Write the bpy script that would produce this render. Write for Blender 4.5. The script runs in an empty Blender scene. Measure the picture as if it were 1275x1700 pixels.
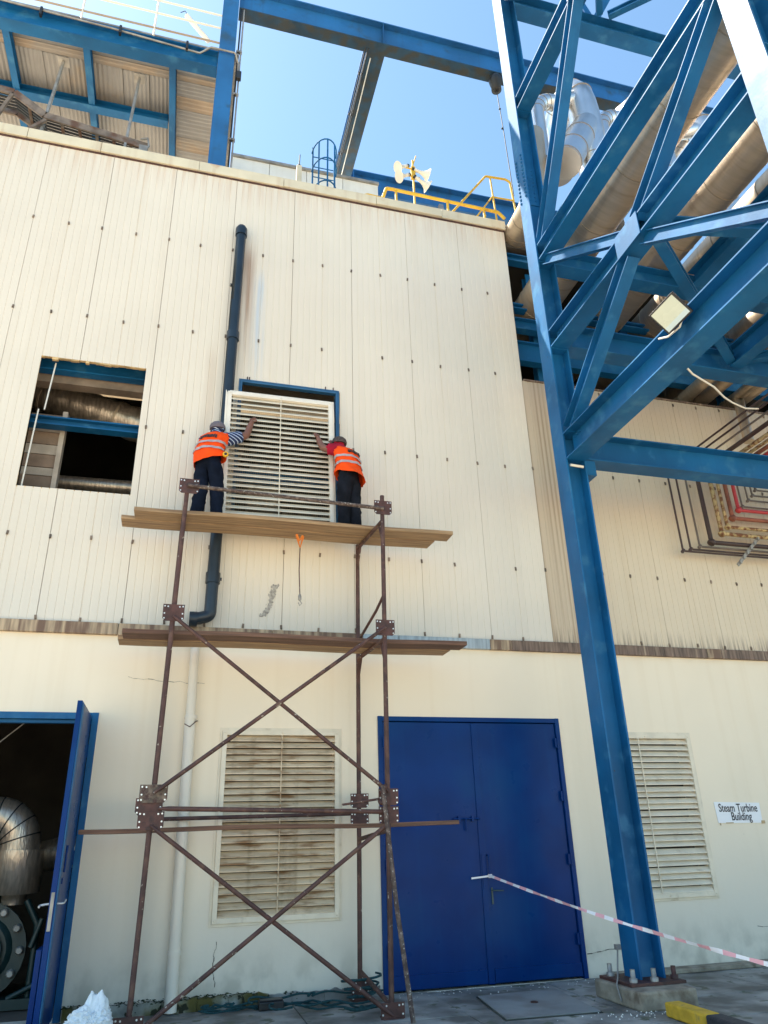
import bpy, bmesh, math, random
from mathutils import Vector, Matrix, noise
random.seed(7)
R_ = math.radians
scene = bpy.context.scene
col = scene.collection

# ------------------------------------------------------------------ camera
cam_d = bpy.data.cameras.new('camera'); cam = bpy.data.objects.new('camera', cam_d); col.objects.link(cam)
scene.camera = cam
cam_d.sensor_fit = 'HORIZONTAL'; cam_d.sensor_width = 36.0; cam_d.lens = 36.0*1219/1275
cam_d.clip_start = 0.1; cam_d.clip_end = 2000
_p, _r, _y = R_(23.97), R_(-1.63), R_(15.84)
Fv = Vector((math.sin(_y)*math.cos(_p), math.cos(_y)*math.cos(_p), math.sin(_p)))
Rv = Fv.cross(Vector((0, 0, 1))).normalized(); Uv = Rv.cross(Fv)
R2 = Rv*math.cos(_r)+Uv*math.sin(_r); U2 = -Rv*math.sin(_r)+Uv*math.cos(_r)
m = Matrix.Identity(4)
for i in range(3):
    m[i][0], m[i][1], m[i][2] = R2[i], U2[i], -Fv[i]
m[0][3], m[1][3], m[2][3] = 0, -9.365, 1.6
cam.matrix_world = m

# ------------------------------------------------------------------ sky and sun
SUN = Vector((-1.6, 1.0, 2.85)).normalized()
world = bpy.data.worlds.new('World'); scene.world = world; world.use_nodes = True
wn = world.node_tree
bg = wn.nodes['Background']; bg.inputs[1].default_value = 0.135
sky = wn.nodes.new('ShaderNodeTexSky'); sky.sky_type = 'NISHITA'; sky.sun_disc = False
sky.sun_elevation = math.asin(SUN.z); sky.sun_rotation = math.atan2(SUN.x, SUN.y)
sky.air_density = 1.0; sky.dust_density = 0.6; sky.ozone_density = 0.6; sky.altitude = 0
hs = wn.nodes.new('ShaderNodeHueSaturation'); hs.inputs['Saturation'].default_value = 1.05
tint = wn.nodes.new('ShaderNodeMix'); tint.data_type = 'RGBA'; tint.blend_type = 'MULTIPLY'; tint.inputs[0].default_value = 1
tint.inputs[7].default_value = (0.92, 1.035, 0.97, 1)
wn.links.new(sky.outputs[0], hs.inputs['Color']); wn.links.new(hs.outputs[0], tint.inputs[6]); wn.links.new(tint.outputs[2], bg.inputs[0])
sd = bpy.data.lights.new('sun', 'SUN'); so = bpy.data.objects.new('sun', sd); col.objects.link(so)
sd.energy = 5.0; sd.angle = R_(0.53); sd.color = (1.0, 0.93, 0.82)
so.rotation_euler = SUN.to_track_quat('Z', 'Y').to_euler()
so.location = (-20, 10, 40)
scene.view_settings.view_transform = 'Standard'; scene.view_settings.look = 'None'
scene.view_settings.gamma = 1; scene.view_settings.use_curve_mapping = False
scene.view_settings.exposure = 1.33
scene.render.engine = 'CYCLES'
try:
    scene.cycles.max_bounces = 6; scene.cycles.diffuse_bounces = 4; scene.cycles.glossy_bounces = 3
except Exception: pass

# ------------------------------------------------------------------ materials
MATS = {}
def material(name, c, rough=0.6, metal=0.0, var=0.15, scale=2.0, bump=0.05, bscale=60.0, c2=None, amt=0.5, s2=1.5,
             streak=0.0, streakc=(0.25, 0.15, 0.08), spec=0.5, local=False, stretch=(1, 1, 1), speck=None, sthr=0.62, sscale=30.0):
    """base colour with soft variation, an optional second colour in patches, optional specks and vertical streaks"""
    mt = bpy.data.materials.new(name); mt.use_nodes = True
    nt = mt.node_tree; N = nt.nodes; L = nt.links
    b = N['Principled BSDF']
    b.inputs['Roughness'].default_value = rough; b.inputs['Metallic'].default_value = metal
    b.inputs['Specular IOR Level'].default_value = spec
    if local:
        src = N.new('ShaderNodeTexCoord').outputs['Object']
    else:
        src = N.new('ShaderNodeNewGeometry').outputs['Position']
    mp = N.new('ShaderNodeMapping'); mp.inputs['Scale'].default_value = stretch; L.new(src, mp.inputs[0])
    P = mp.outputs[0]
    def nz(sc, det=4, vec=None):
        n = N.new('ShaderNodeTexNoise'); n.inputs['Scale'].default_value = sc; n.inputs['Detail'].default_value = det
        L.new(vec or P, n.inputs['Vector']); return n.outputs['Fac']
    def ramp(x, a, bb):
        r = N.new('ShaderNodeMapRange'); r.inputs[1].default_value = a; r.inputs[2].default_value = bb
        r.interpolation_type = 'SMOOTHSTEP'; L.new(x, r.inputs[0]); return r.outputs[0]
    def mix(f, x, y, mode='MIX'):
        mx = N.new('ShaderNodeMix'); mx.data_type = 'RGBA'; mx.blend_type = mode
        if isinstance(f, float): mx.inputs[0].default_value = f
        else: L.new(f, mx.inputs[0])
        for i, v in ((6, x), (7, y)):
            if isinstance(v, tuple): mx.inputs[i].default_value = (*v, 1)
            else: L.new(v, mx.inputs[i])
        return mx.outputs[2]
    lo = tuple(v*(1-var) for v in c); hi = tuple(min(1, v*(1+var)) for v in c)
    cur = mix(ramp(nz(scale, 5), 0.3, 0.7), lo, hi)
    if c2: 
        th = 0.75-amt*0.5
        cur = mix(ramp(nz(s2, 6), th-0.1, th+0.12), cur, c2)
    if speck:
        cur = mix(ramp(nz(sscale, 3), sthr, sthr+0.05), cur, speck)
    if streak > 0:
        mp2 = N.new('ShaderNodeMapping'); mp2.inputs['Scale'].default_value = (9, 9, 0.35); L.new(src, mp2.inputs[0])
        s = ramp(nz(1.0, 5, mp2.outputs[0]), 0.5, 0.8)
        ml = N.new('ShaderNodeMath'); ml.operation = 'MULTIPLY'; L.new(s, ml.inputs[0]); ml.inputs[1].default_value = streak
        cur = mix(ml.outputs[0], cur, streakc)
    L.new(cur, b.inputs['Base Color'])
    rr = N.new('ShaderNodeMapRange'); rr.inputs[3].default_value = max(0.03, rough-0.1); rr.inputs[4].default_value = min(1, rough+0.12)
    L.new(nz(scale*3, 3), rr.inputs[0]); L.new(rr.outputs[0], b.inputs['Roughness'])
    if bump > 0:
        bp = N.new('ShaderNodeBump'); bp.inputs['Strength'].default_value = min(1, bump*4); bp.inputs['Distance'].default_value = 0.01
        L.new(nz(bscale, 4), bp.inputs['Height']); L.new(bp.outputs[0], b.inputs['Normal'])
    MATS[name] = mt
    mt['_'] = 0
    return mt

blue = material('blue_steel_paint', (0.006, 0.105, 0.26), 0.5, spec=0.28, var=0.2, scale=1.1, c2=(0.035, 0.17, 0.33), amt=0.25, s2=3.5, bump=0.02, bscale=25, streak=0.35, streakc=(0.004, 0.07, 0.2), speck=(0.05, 0.05, 0.06), sthr=0.74, sscale=14)
blue_roof = material('dusty_blue_steel_paint', (0.016, 0.125, 0.32), 0.5, var=0.18, scale=1.2, c2=(0.025, 0.08, 0.15), amt=0.2, s2=3.2, bump=0.02, streak=0.3, streakc=(0.02, 0.05, 0.09))
door_blue = material('door_gloss_blue', (0.0, 0.030, 0.155), 0.30, spec=0.14, var=0.12, scale=1.6, c2=(0.0, 0.042, 0.165), amt=0.35, s2=0.8, streak=0.2, streakc=(0.002, 0.075, 0.22), bump=0.012, bscale=6)
grime_shade = material('shaded_grimy_blue_steel', (0.012, 0.05, 0.09), 0.6, var=0.35, scale=2.5, c2=(0.035, 0.04, 0.038), amt=0.45, s2=4, bump=0.04)  # mottled stains, with the shade under the roof beams mixed into the colour
cable_m = material('black_cable', (0.02, 0.02, 0.02), 0.5)
black_pipe = material('black_plastic_pipe', (0.012, 0.022, 0.035), 0.4, var=0.3, bump=0.01)
pvc = material('white_plastic_pipe', (0.78, 0.71, 0.60), 0.4, var=0.05, streak=0.3, streakc=(0.5, 0.48, 0.42))
rust = material('rusty_brown_tube', (0.075, 0.032, 0.026), 0.62, var=0.35, scale=6, c2=(0.13, 0.065, 0.045), amt=0.35, s2=9, bump=0.06, bscale=90, speck=(0.38, 0.33, 0.27), sthr=0.66, sscale=22)
rust_plate = material('rusty_plate', (0.085, 0.034, 0.027), 0.65, var=0.3, scale=8, c2=(0.05, 0.025, 0.022), amt=0.4, s2=12, bump=0.06, bscale=70)
mortar_plate = material('mortar_caked_plate', (0.16, 0.12, 0.09), 0.8, var=0.4, scale=14, c2=(0.07, 0.035, 0.03), amt=0.45, s2=22, bump=0.2, bscale=60)
pale_tube = material('mortar_spotted_tube', (0.14, 0.10, 0.08), 0.7, var=0.4, scale=14, c2=(0.06, 0.035, 0.03), amt=0.5, s2=18, bump=0.1, speck=(0.45, 0.42, 0.36), sthr=0.62, sscale=40)
bolt_m = material('bright_bolt', (0.72, 0.72, 0.70), 0.35, metal=0.4)
wood = material('plank_wood', (0.36, 0.235, 0.125), 0.75, var=0.25, scale=3, stretch=(0.6, 14, 14), c2=(0.24, 0.15, 0.085), amt=0.4, s2=2.0, bump=0.12, bscale=8)
wood_dark = material('dark_plank_wood', (0.16, 0.085, 0.055), 0.75, var=0.3, scale=3, stretch=(0.6, 14, 14), c2=(0.10, 0.05, 0.035), amt=0.4, s2=2.0, bump=0.12, bscale=8)
louvre_m = material('cream_louvre_paint', (0.78, 0.69, 0.54), 0.45, var=0.08, scale=4, c2=(0.55, 0.45, 0.32), amt=0.15, s2=6, bump=0.015)
louvre_frame_m = material('white_louvre_frame', (0.80, 0.74, 0.64), 0.45, var=0.06, scale=4, bump=0.01)
louvre_old = material('stained_louvre', (0.68, 0.54, 0.37), 0.55, var=0.15, scale=5, c2=(0.30, 0.16, 0.07), amt=0.32, s2=9, bump=0.04, stretch=(0.3, 1, 1.5), streak=0.6, streakc=(0.24, 0.14, 0.06))
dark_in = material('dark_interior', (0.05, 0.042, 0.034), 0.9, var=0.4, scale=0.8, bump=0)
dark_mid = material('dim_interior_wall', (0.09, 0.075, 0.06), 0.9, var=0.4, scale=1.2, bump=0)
grey_in = material('dusty_brown_lining', (0.22, 0.17, 0.13), 0.8, var=0.3, scale=3)
alu = material('bright_aluminium_jacket', (0.70, 0.70, 0.70), 0.32, metal=0.92, var=0.06, scale=2, bump=0.0)
alu_in = material('dull_wrapped_duct', (0.50, 0.42, 0.34), 0.34, metal=0.75, var=0.2, scale=3, stretch=(9, 2, 2), bump=0.22, bscale=5)
pipe_m = material('weathered_pipe_jacket', (0.56, 0.45, 0.33), 0.38, metal=0.7, var=0.07, scale=1.5, stretch=(1.2, 12, 1.2), bump=0.045, bscale=6, c2=(0.46, 0.35, 0.24), amt=0.2, s2=0.8)
seam_m = material('jacket_seam_band', (0.36, 0.29, 0.21), 0.5, metal=0.4)
yellow = material('yellow_rail_paint', (0.72, 0.44, 0.035), 0.45, var=0.15, scale=4, c2=(0.35, 0.16, 0.04), amt=0.18, s2=5)
orange_trap = material('orange_nylon', (0.8, 0.22, 0.03), 0.7)
steel_grey = material('galvanised_steel', (0.33, 0.31, 0.28), 0.5, metal=0.4, var=0.25, scale=5)
tray_m = material('rusty_tray', (0.20, 0.155, 0.12), 0.65, metal=0.2, var=0.35, scale=6, c2=(0.14, 0.07, 0.04), amt=0.4, s2=5)
sheet_m = material('platform_sheet', (0.30, 0.285, 0.27), 0.6, var=0.1, scale=1.5, c2=(0.33, 0.25, 0.17), amt=0.2, s2=1.0, bump=0.03, streak=0)
sheet_b = material('stained_platform_sheet', (0.38, 0.29, 0.21), 0.6, var=0.15, scale=1.5, c2=(0.33, 0.29, 0.25), amt=0.5, s2=1.8, bump=0.03)
horn_m = material('cream_horn', (0.80, 0.74, 0.62), 0.4, var=0.04)
white_paint = material('white_enclosure_paint', (0.82, 0.80, 0.73), 0.5, var=0.05, streak=0.2, streakc=(0.5, 0.42, 0.3))
flash_m = material('stained_flashing', (0.42, 0.31, 0.20), 0.6, var=0.3, scale=5, stretch=(5, 1, 0.5), c2=(0.17, 0.10, 0.065), amt=0.5, s2=2.2, bump=0.03)
flash_grey = material('galvanised_flashing', (0.36, 0.40, 0.42), 0.4, metal=0.3, var=0.2, scale=5, stretch=(5, 1, 0.5))
flash_dark = material('dark_stained_flashing', (0.17, 0.115, 0.085), 0.65, var=0.4, scale=6, stretch=(5, 1, 0.5), c2=(0.45, 0.34, 0.24), amt=0.22, s2=2.0, bump=0.03)
cop_m = material('cream_coping', (0.70, 0.62, 0.45), 0.5, var=0.08, scale=2, c2=(0.5, 0.28, 0.14), amt=0.1, s2=3, bump=0.01, streak=0.35, streakc=(0.42, 0.24, 0.12))
foam_m = material('foam_core_edge', (0.62, 0.44, 0.22), 0.9, var=0.3, scale=9, bump=0.2)
foundation = material('rough_concrete', (0.30, 0.26, 0.20), 0.9, var=0.25, scale=6, c2=(0.16, 0.12, 0.085), amt=0.35, s2=5, bump=0.3, bscale=30)
moss_m = material('mossy_concrete', (0.34, 0.35, 0.31), 0.9, var=0.3, scale=5, c2=(0.10, 0.085, 0.02), amt=0.5, s2=3.0, bump=0.3, bscale=25, speck=(0.02, 0.022, 0.01), sthr=0.56, sscale=9)
moss = material('dark_moss', (0.025, 0.035, 0.012), 0.95, var=0.5, scale=20, bump=0.3)
rope_m = material('teal_rope', (0.008, 0.055, 0.065), 0.8, var=0.3, scale=30, bump=0.3, bscale=150)
plastic_black = material('black_plastic', (0.015, 0.015, 0.017), 0.45)
bag_m = material('white_plastic_bag', (0.78, 0.82, 0.84), 0.35, var=0.05, bump=0.1, bscale=14)
sign_m = material('white_sign_sheet', (0.84, 0.85, 0.88), 0.5, var=0.02, bump=0)
sign_edge = material('peeling_tape', (0.45, 0.33, 0.18), 0.7)
ink = material('black_ink', (0.012, 0.012, 0.02), 0.6, var=0, bump=0)
tape_w = material('white_barrier_tape', (0.86, 0.84, 0.86), 0.45, var=0.03, bump=0)
tape_r = material('faded_red_barrier_tape', (0.82, 0.42, 0.46), 0.45, var=0.05, bump=0)
kerb_y = material('yellow_kerb_paint', (0.62, 0.38, 0.03), 0.7, var=0.2, scale=8, c2=(0.2, 0.15, 0.09), amt=0.2, s2=8, bump=0.15)
kerb_k = material('black_kerb_paint', (0.035, 0.037, 0.045), 0.7, var=0.3, scale=8, bump=0.15)
machine_m = material('dark_green_casting', (0.006, 0.026, 0.026), 0.4, var=0.2, bump=0.05)
red_pipe = material('red_pipe_paint', (0.52, 0.05, 0.055), 0.45, var=0.12)
rust_red = material('rust_red_pipe', (0.25, 0.085, 0.05), 0.6, var=0.3, scale=7, bump=0.1)
flaky = material('flaking_yellow_pipe', (0.52, 0.40, 0.20), 0.7, var=0.2, scale=9, c2=(0.17, 0.065, 0.025), amt=0.5, s2=14, bump=0.2, bscale=40)
cond_grey = material('grey_brown_conduit', (0.16, 0.125, 0.10), 0.5, var=0.2, metal=0.2)
cond_dark = material('dark_brown_conduit', (0.055, 0.03, 0.025), 0.5, var=0.2)
glass_m = material('floodlight_glass', (0.60, 0.63, 0.50), 0.25, var=0.06, bump=0)
glass_b = material('floodlight_lower_glass', (0.55, 0.66, 0.66), 0.25, var=0.04, bump=0)
skin_m = material('brown_skin', (0.20, 0.085, 0.055), 0.55, var=0.1, scale=9, bump=0.02)
vest_m = material('orange_hi_vis', (1.0, 0.085, 0.008), 0.75, spec=.15, var=0.06, scale=9, bump=0.25, bscale=7)
refl_m = material('reflective_tape', (0.42, 0.36, 0.36), 0.4, var=0.12, scale=20)
navy_m = material('navy_trousers', (0.006, 0.010, 0.022), 0.9, spec=.12, var=0.3, scale=7, bump=0.4, bscale=9, speck=(0.10, 0.12, 0.15), sthr=0.72, sscale=14)
dark_tr = material('charcoal_trousers', (0.010, 0.012, 0.018), 0.9, spec=.12, var=0.35, scale=6, bump=0.4, bscale=9)
red_shirt = material('crimson_shirt', (0.36, 0.012, 0.035), 0.85, spec=.15, var=0.15, scale=8, bump=0.3, bscale=9)
cap_m = material('grey_cap', (0.15, 0.13, 0.15), 0.85, var=0.1)
cap2_m = material('dark_patterned_cap', (0.06, 0.045, 0.04), 0.85, var=0.5, scale=28)
shoe_m = material('dusty_shoe', (0.08, 0.07, 0.06), 0.8)
band_m = material('brass_yellow', (0.75, 0.42, 0.02), 0.4)
win_blue = material('opening_frame_blue', (0.03, 0.12, 0.25), 0.45, var=0.12, scale=4)
board_a = material('pale_board', (0.42, 0.36, 0.29), 0.8, var=0.15, scale=4)
board_b = material('brown_board', (0.24, 0.17, 0.12), 0.8, var=0.2, scale=4)
pilot = material('manhole_cover_concrete', (0.26, 0.27, 0.265), 0.75, var=0.12, scale=1.6, c2=(0.18, 0.17, 0.16), amt=0.35, s2=1.5, bump=0.08, bscale=30)

def striped_shirt():
    mt = material('navy_striped_shirt', (0.012, 0.025, 0.09), 0.8, var=0.1)
    nt = mt.node_tree; N = nt.nodes; L = nt.links; b = N['Principled BSDF']
    g = N.new('ShaderNodeNewGeometry'); mp = N.new('ShaderNodeMapping'); mp.inputs['Rotation'].default_value = (0, R_(-22), 0)
    L.new(g.outputs['Position'], mp.inputs[0])
    w = N.new('ShaderNodeTexWave'); w.bands_direction = 'Z'; w.inputs['Scale'].default_value = 7.5; w.inputs['Distortion'].default_value = 0.6
    w.inputs['Detail'].default_value = 0; L.new(mp.outputs[0], w.inputs[0])
    r = N.new('ShaderNodeMapRange'); r.inputs[1].default_value = 0.8; r.inputs[2].default_value = 0.86; L.new(w.outputs['Fac'], r.inputs[0])
    mx = N.new('ShaderNodeMix'); mx.data_type = 'RGBA'; L.new(r.outputs[0], mx.inputs[0])
    old = b.inputs['Base Color'].links[0].from_socket
    L.new(old, mx.inputs[6]); mx.inputs[7].default_value = (0.45, 0.55, 0.72, 1); L.new(mx.outputs[2], b.inputs['Base Color'])
    return mt
stripe_m = striped_shirt()

def wall_material(name, base, zones, blobs=()):
    """wall finish; zones = list of (axis, a, b, colour, amount, streaky) washes of dirt and tone fading from a to b along an axis"""
    mt = bpy.data.materials.new(name); mt.use_nodes = True
    nt = mt.node_tree; N = nt.nodes; L = nt.links; b = N['Principled BSDF']
    b.inputs['Roughness'].default_value = 0.55
    g = N.new('ShaderNodeNewGeometry'); pos = g.outputs['Position']
    sx = N.new('ShaderNodeSeparateXYZ'); L.new(pos, sx.inputs[0])
    def nz(sc, det, scale3):
        mp = N.new('ShaderNodeMapping'); mp.inputs['Scale'].default_value = scale3; L.new(pos, mp.inputs[0])
        n = N.new('ShaderNodeTexNoise'); n.inputs['Scale'].default_value = sc; n.inputs['Detail'].default_value = det
        L.new(mp.outputs[0], n.inputs['Vector']); return n.outputs['Fac']
    def mr(x, a, bb, c=0.0, d=1.0):
        r = N.new('ShaderNodeMapRange'); r.interpolation_type = 'SMOOTHSTEP'
        for i, v in ((1, a), (2, bb), (3, c), (4, d)): r.inputs[i].default_value = v
        L.new(x, r.inputs[0]); return r.outputs[0]
    def mul(x, y):
        q = N.new('ShaderNodeMath'); q.operation = 'MULTIPLY'; L.new(x, q.inputs[0])
        if isinstance(y, float): q.inputs[1].default_value = y
        else: L.new(y, q.inputs[1])
        return q.outputs[0]
    def mix(f, x, y):
        mx = N.new('ShaderNodeMix'); mx.data_type = 'RGBA'; L.new(f, mx.inputs[0])
        for i, v in ((6, x), (7, y)):
            if isinstance(v, tuple): mx.inputs[i].default_value = (*v, 1)
            else: L.new(v, mx.inputs[i])
        return mx.outputs[2]
    cur = mix(mr(nz(0.5, 5, (1, 1, 1)), 0.35, 0.65), tuple(v*0.965 for v in base), tuple(min(1, v*1.02) for v in base))
    cur = mix(mul(mr(nz(1.0, 5, (7, 1, 0.16)), 0.48, 0.78), 0.17), cur, tuple(v*f for v, f in zip(base, (0.80, 0.72, 0.6))))
    for ax, a, bb, c, am, streaky in zones:
        f = mr(sx.outputs[ax], a, bb)
        f = mul(f, am)
        if streaky: f = mul(f, mr(nz(1.0, 6, streaky), 0.40, 0.66))
        cur = mix(f, cur, c)
    for x0, x1, z0, z1, c, am in blobs:
        f = mul(mul(mr(sx.outputs[0], x0-.10, x0+.06), mr(sx.outputs[0], x1+.10, x1-.06)), mul(mr(sx.outputs[2], z0-.6, z0+.9), mr(sx.outputs[2], z1+.15, z1-.4)))
        f = mul(mul(f, am), mr(nz(1.0, 5, (11, 1, .35)), .35, .62)); cur = mix(f, cur, c)
    # small scuffs
    cur = mix(mul(mr(nz(5.0, 2, (1, 1, 0.6)), 0.80, 0.83), 0.6), cur, (0.25, 0.2, 0.16))
    L.new(cur, b.inputs['Base Color'])
    bp = N.new('ShaderNodeBump'); bp.inputs['Strength'].default_value = 0.15; bp.inputs['Distance'].default_value = 0.01
    L.new(nz(14, 4, (1, 1, 1)), bp.inputs['Height']); L.new(bp.outputs[0], b.inputs['Normal'])
    return mt, N, L, b
clad_m = wall_material('cream_cladding', (0.765, 0.69, 0.575), [
    (2, 11.1, 11.95, (0.58, 0.38, 0.24), 0.42, (12, 1, 0.5)),
    (2, 4.9, 4.1, (0.62, 0.60, 0.55), 0.35, None),
], [(.42, .58, 8.4, 10.5, (0.38, 0.24, 0.16), .8), (.66, .78, 7.9, 10.0, (0.50, 0.58, 0.66), .8), (-.05, .12, 4.2, 8.5, (0.60, 0.48, 0.36), .5)])[0]
clad_d = wall_material('weathered_cladding', (0.70, 0.59, 0.44), [
    (0, 6.4, 5.3, (0.30, 0.19, 0.11), 0.95, (22, 1, 0.10)),
    (0, 6.4, 5.0, (0.5, 0.38, 0.26), 0.5, None),
    (2, 4.40, 4.08, (0.17, 0.12, 0.09), 0.75, (30, 1, 1.0)),
    (2, 7.2, 8.6, (0.45, 0.38, 0.3), 0.4, None),
])[0]
render_m = wall_material('cream_render', (0.89, 0.77, 0.595), [
    (2, 2.4, 0.0, (0.66, 0.63, 0.56), 0.6, None),  # greyer towards the ground
    (2, 3.8, 4.1, (0.66, 0.47, 0.28), 0.4, (3, 1, 0.6)),
    (2, 0.7, 0.0, (0.34, 0.31, 0.24), 0.6, (4, 1, 3)),
])[0]
ground_m = material('grey_concrete_paving', (0.30, 0.295, 0.275), 0.75, var=0.3, scale=2.2, c2=(0.13, 0.125, 0.11), amt=0.45, s2=1.7, bump=0.1, bscale=30, speck=(0.12, 0.13, 0.09), sthr=0.6, sscale=5)
yard_m = material('yard_concrete', (0.58, 0.48, 0.35), 0.85, var=0.12, scale=0.4, c2=(0.50, 0.41, 0.30), amt=0.4, s2=0.6, bump=0.1, bscale=20)
ledge_m = material('dark_joint_fill', (0.05, 0.055, 0.045), 0.95, var=0.4, scale=6)

# ------------------------------------------------------------------ mesh helpers
ORG = {}
def top(name, label, cat, loc=(0, 0, 0), group=None, rot=None):
    o = bpy.data.objects.new(name, None); col.objects.link(o); o.empty_display_size = 0.1
    o.location = loc; ORG[o.name] = Vector(loc)
    if rot: o.rotation_euler = rot
    o['label'] = label; o['category'] = cat
    if group: o['group'] = group
    return o
def tag(o, label=None, cat=None, group=None, kind=None):
    for k, v in (('label', label), ('category', cat), ('group', group), ('kind', kind)):
        if v: o[k] = v
    return o

class MB:
    def __init__(s): s.v = []; s.f = []; s.sm = []
    def add(s, vs, fs, smooth=False):
        n = len(s.v); s.v += [tuple(v) for v in vs]; s.f += [tuple(i+n for i in f) for f in fs]; s.sm += [smooth]*len(fs)
        return s
    def box(s, x0, x1, y0, y1, z0, z1):
        vs = [(x, y, z) for x in (x0, x1) for y in (y0, y1) for z in (z0, z1)]
        return s.add(vs, [(0, 1, 3, 2), (4, 6, 7, 5), (0, 4, 5, 1), (2, 3, 7, 6), (0, 2, 6, 4), (1, 5, 7, 3)])
    def bar(s, a, b, w, h, up=(0, 0, 1), ou=0.0, ov=0.0):
        """rectangular bar a->b; h along up, w across; ou/ov = offset across / along up"""
        a = Vector(a); b = Vector(b); d = (b-a).normalized(); u = Vector(up)
        if abs(u.normalized().dot(d)) > .995: u = Vector((0, 1, 0))
        u = (u-d*u.dot(d)).normalized(); w_ = d.cross(u)
        vs = []
        for p in (a, b):
            for i, j in ((-1, -1), (1, -1), (1, 1), (-1, 1)):
                vs.append(p+w_*(i*w/2+ou)+u*(j*h/2+ov))
        return s.add(vs, [(3, 2, 1, 0), (4, 5, 6, 7), (0, 1, 5, 4), (1, 2, 6, 5), (2, 3, 7, 6), (3, 0, 4, 7)])
    def hbeam(s, a, b, h, w, up=(0, 0, 1), tf=0.022, tw=0.014):
        s.bar(a, b, w, tf, up, 0, h/2-tf/2); s.bar(a, b, w, tf, up, 0, -h/2+tf/2)
        return s.bar(a, b, tw, h-2*tf, up)
    def tee(s, a, b, h, w, up=(0, 0, 1), t=0.014):
        s.bar(a, b, w, t, up, 0, 0); return s.bar(a, b, t, h, up, 0, -h/2-t/2)
    def tube(s, pts, r, n=10, caps=True, closed=False):
        pts = [Vector(p) for p in pts]; rs = r if isinstance(r, (list, tuple)) else [r]*len(pts)
        m_ = len(pts); d0 = (pts[1]-pts[0]).normalized()
        u = d0.orthogonal().normalized(); vs = []
        for i, p in enumerate(pts):
            if i == 0: d = pts[1]-pts[0]
            elif i == m_-1: d = pts[-1]-pts[-2]
            else: d = (pts[i]-pts[i-1]).normalized()+(pts[i+1]-pts[i]).normalized()
            d = d.normalized(); u = (u-d*u.dot(d)).normalized(); w = d.cross(u)
            k = 1.0
            if 0 < i < m_-1:
                c = d.dot((pts[i]-pts[i-1]).normalized()); k = 1/max(0.6, c) if False else 1.0
            for j in range(n):
                t = 2*math.pi*j/n
                vs.append(p+(u*math.cos(t)+w*math.sin(t))*rs[i]*k)
        fs = [(i*n+j, i*n+(j+1) % n, (i+1)*n+(j+1) % n, (i+1)*n+j) for i in range(m_-1) for j in range(n)]
        s.add(vs, fs, True)
        if caps:
            s.add(vs[:n], [tuple(range(n))[::-1]]); s.add(vs[-n:], [tuple(range(n))])
        return s
    def lathe(s, a, axis, prof, n=16):
        a = Vector(a); d = Vector(axis).normalized(); u = d.orthogonal().normalized(); w = d.cross(u); vs = []
        for t, r in prof:
            for j in range(n):
                q = 2*math.pi*j/n; vs.append(a+d*t+(u*math.cos(q)+w*math.sin(q))*r)
        fs = [(i*n+j, i*n+(j+1) % n, (i+1)*n+(j+1) % n, (i+1)*n+j) for i in range(len(prof)-1) for j in range(n)]
        s.add(vs, fs, True)
        s.add(vs[:n], [tuple(range(n))[::-1]]); s.add(vs[-n:], [tuple(range(n))]); return s
    def prism(s, poly, off):
        n = len(poly); o = Vector(off); p = [Vector(q) for q in poly]
        return s.add(p+[q+o for q in p], [tuple(range(n)), tuple(range(2*n-1, n-1, -1))]+[(i, i+n, (i+1) % n+n, (i+1) % n) for i in range(n)])
    def mesh(s, name, org=Vector((0, 0, 0))):
        me = bpy.data.meshes.new(name); me.from_pydata([Vector(v)-org for v in s.v], [], s.f)
        me.polygons.foreach_set('use_smooth', s.sm); me.update(); return me
    def build(s, name, mat, parent=None, bevel=0.0, kind=None, fix=True):
        """geometry is given in world metres; stored relative to the thing it belongs to"""
        org = Vector((0, 0, 0)); q = parent
        if q is not None: org = ORG[q.name]
        me = s.mesh(name, org); me.materials.append(mat)
        if fix:
            bm = bmesh.new(); bm.from_mesh(me); bmesh.ops.recalc_face_normals(bm, faces=bm.faces); bm.to_mesh(me); bm.free()
        o = bpy.data.objects.new(name, me); col.objects.link(o)
        if parent is not None: o.parent = parent
        ORG[o.name] = org
        if bevel:
            b = o.modifiers.new('bevel', 'BEVEL'); b.width = bevel; b.segments = 2; b.limit_method = 'ANGLE'
        if kind: o['kind'] = kind
        return o
def arc(p0, p1, p2, r, n=5):
    """points rounding the corner p1 between p0 and p2"""
    p0, p1, p2 = Vector(p0), Vector(p1), Vector(p2)
    a = (p0-p1).normalized(); b = (p2-p1).normalized(); th = a.angle(b)
    t = r/math.tan(th/2); c = p1+(a+b).normalized()*(r/math.sin(th/2))
    s = p1+a*t; e = p1+b*t; out = []
    va, vb = s-c, e-c; om = va.angle(vb)
    for i in range(n+1):
        k = i/n; out.append(c+(va*math.sin((1-k)*om)+vb*math.sin(k*om))/math.sin(om))
    return out
def path(pts, r=0.1, n=5):
    out = [Vector(pts[0])]
    for i in range(1, len(pts)-1): out += arc(pts[i-1], pts[i], pts[i+1], r, n)
    return out+[Vector(pts[-1])]
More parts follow.
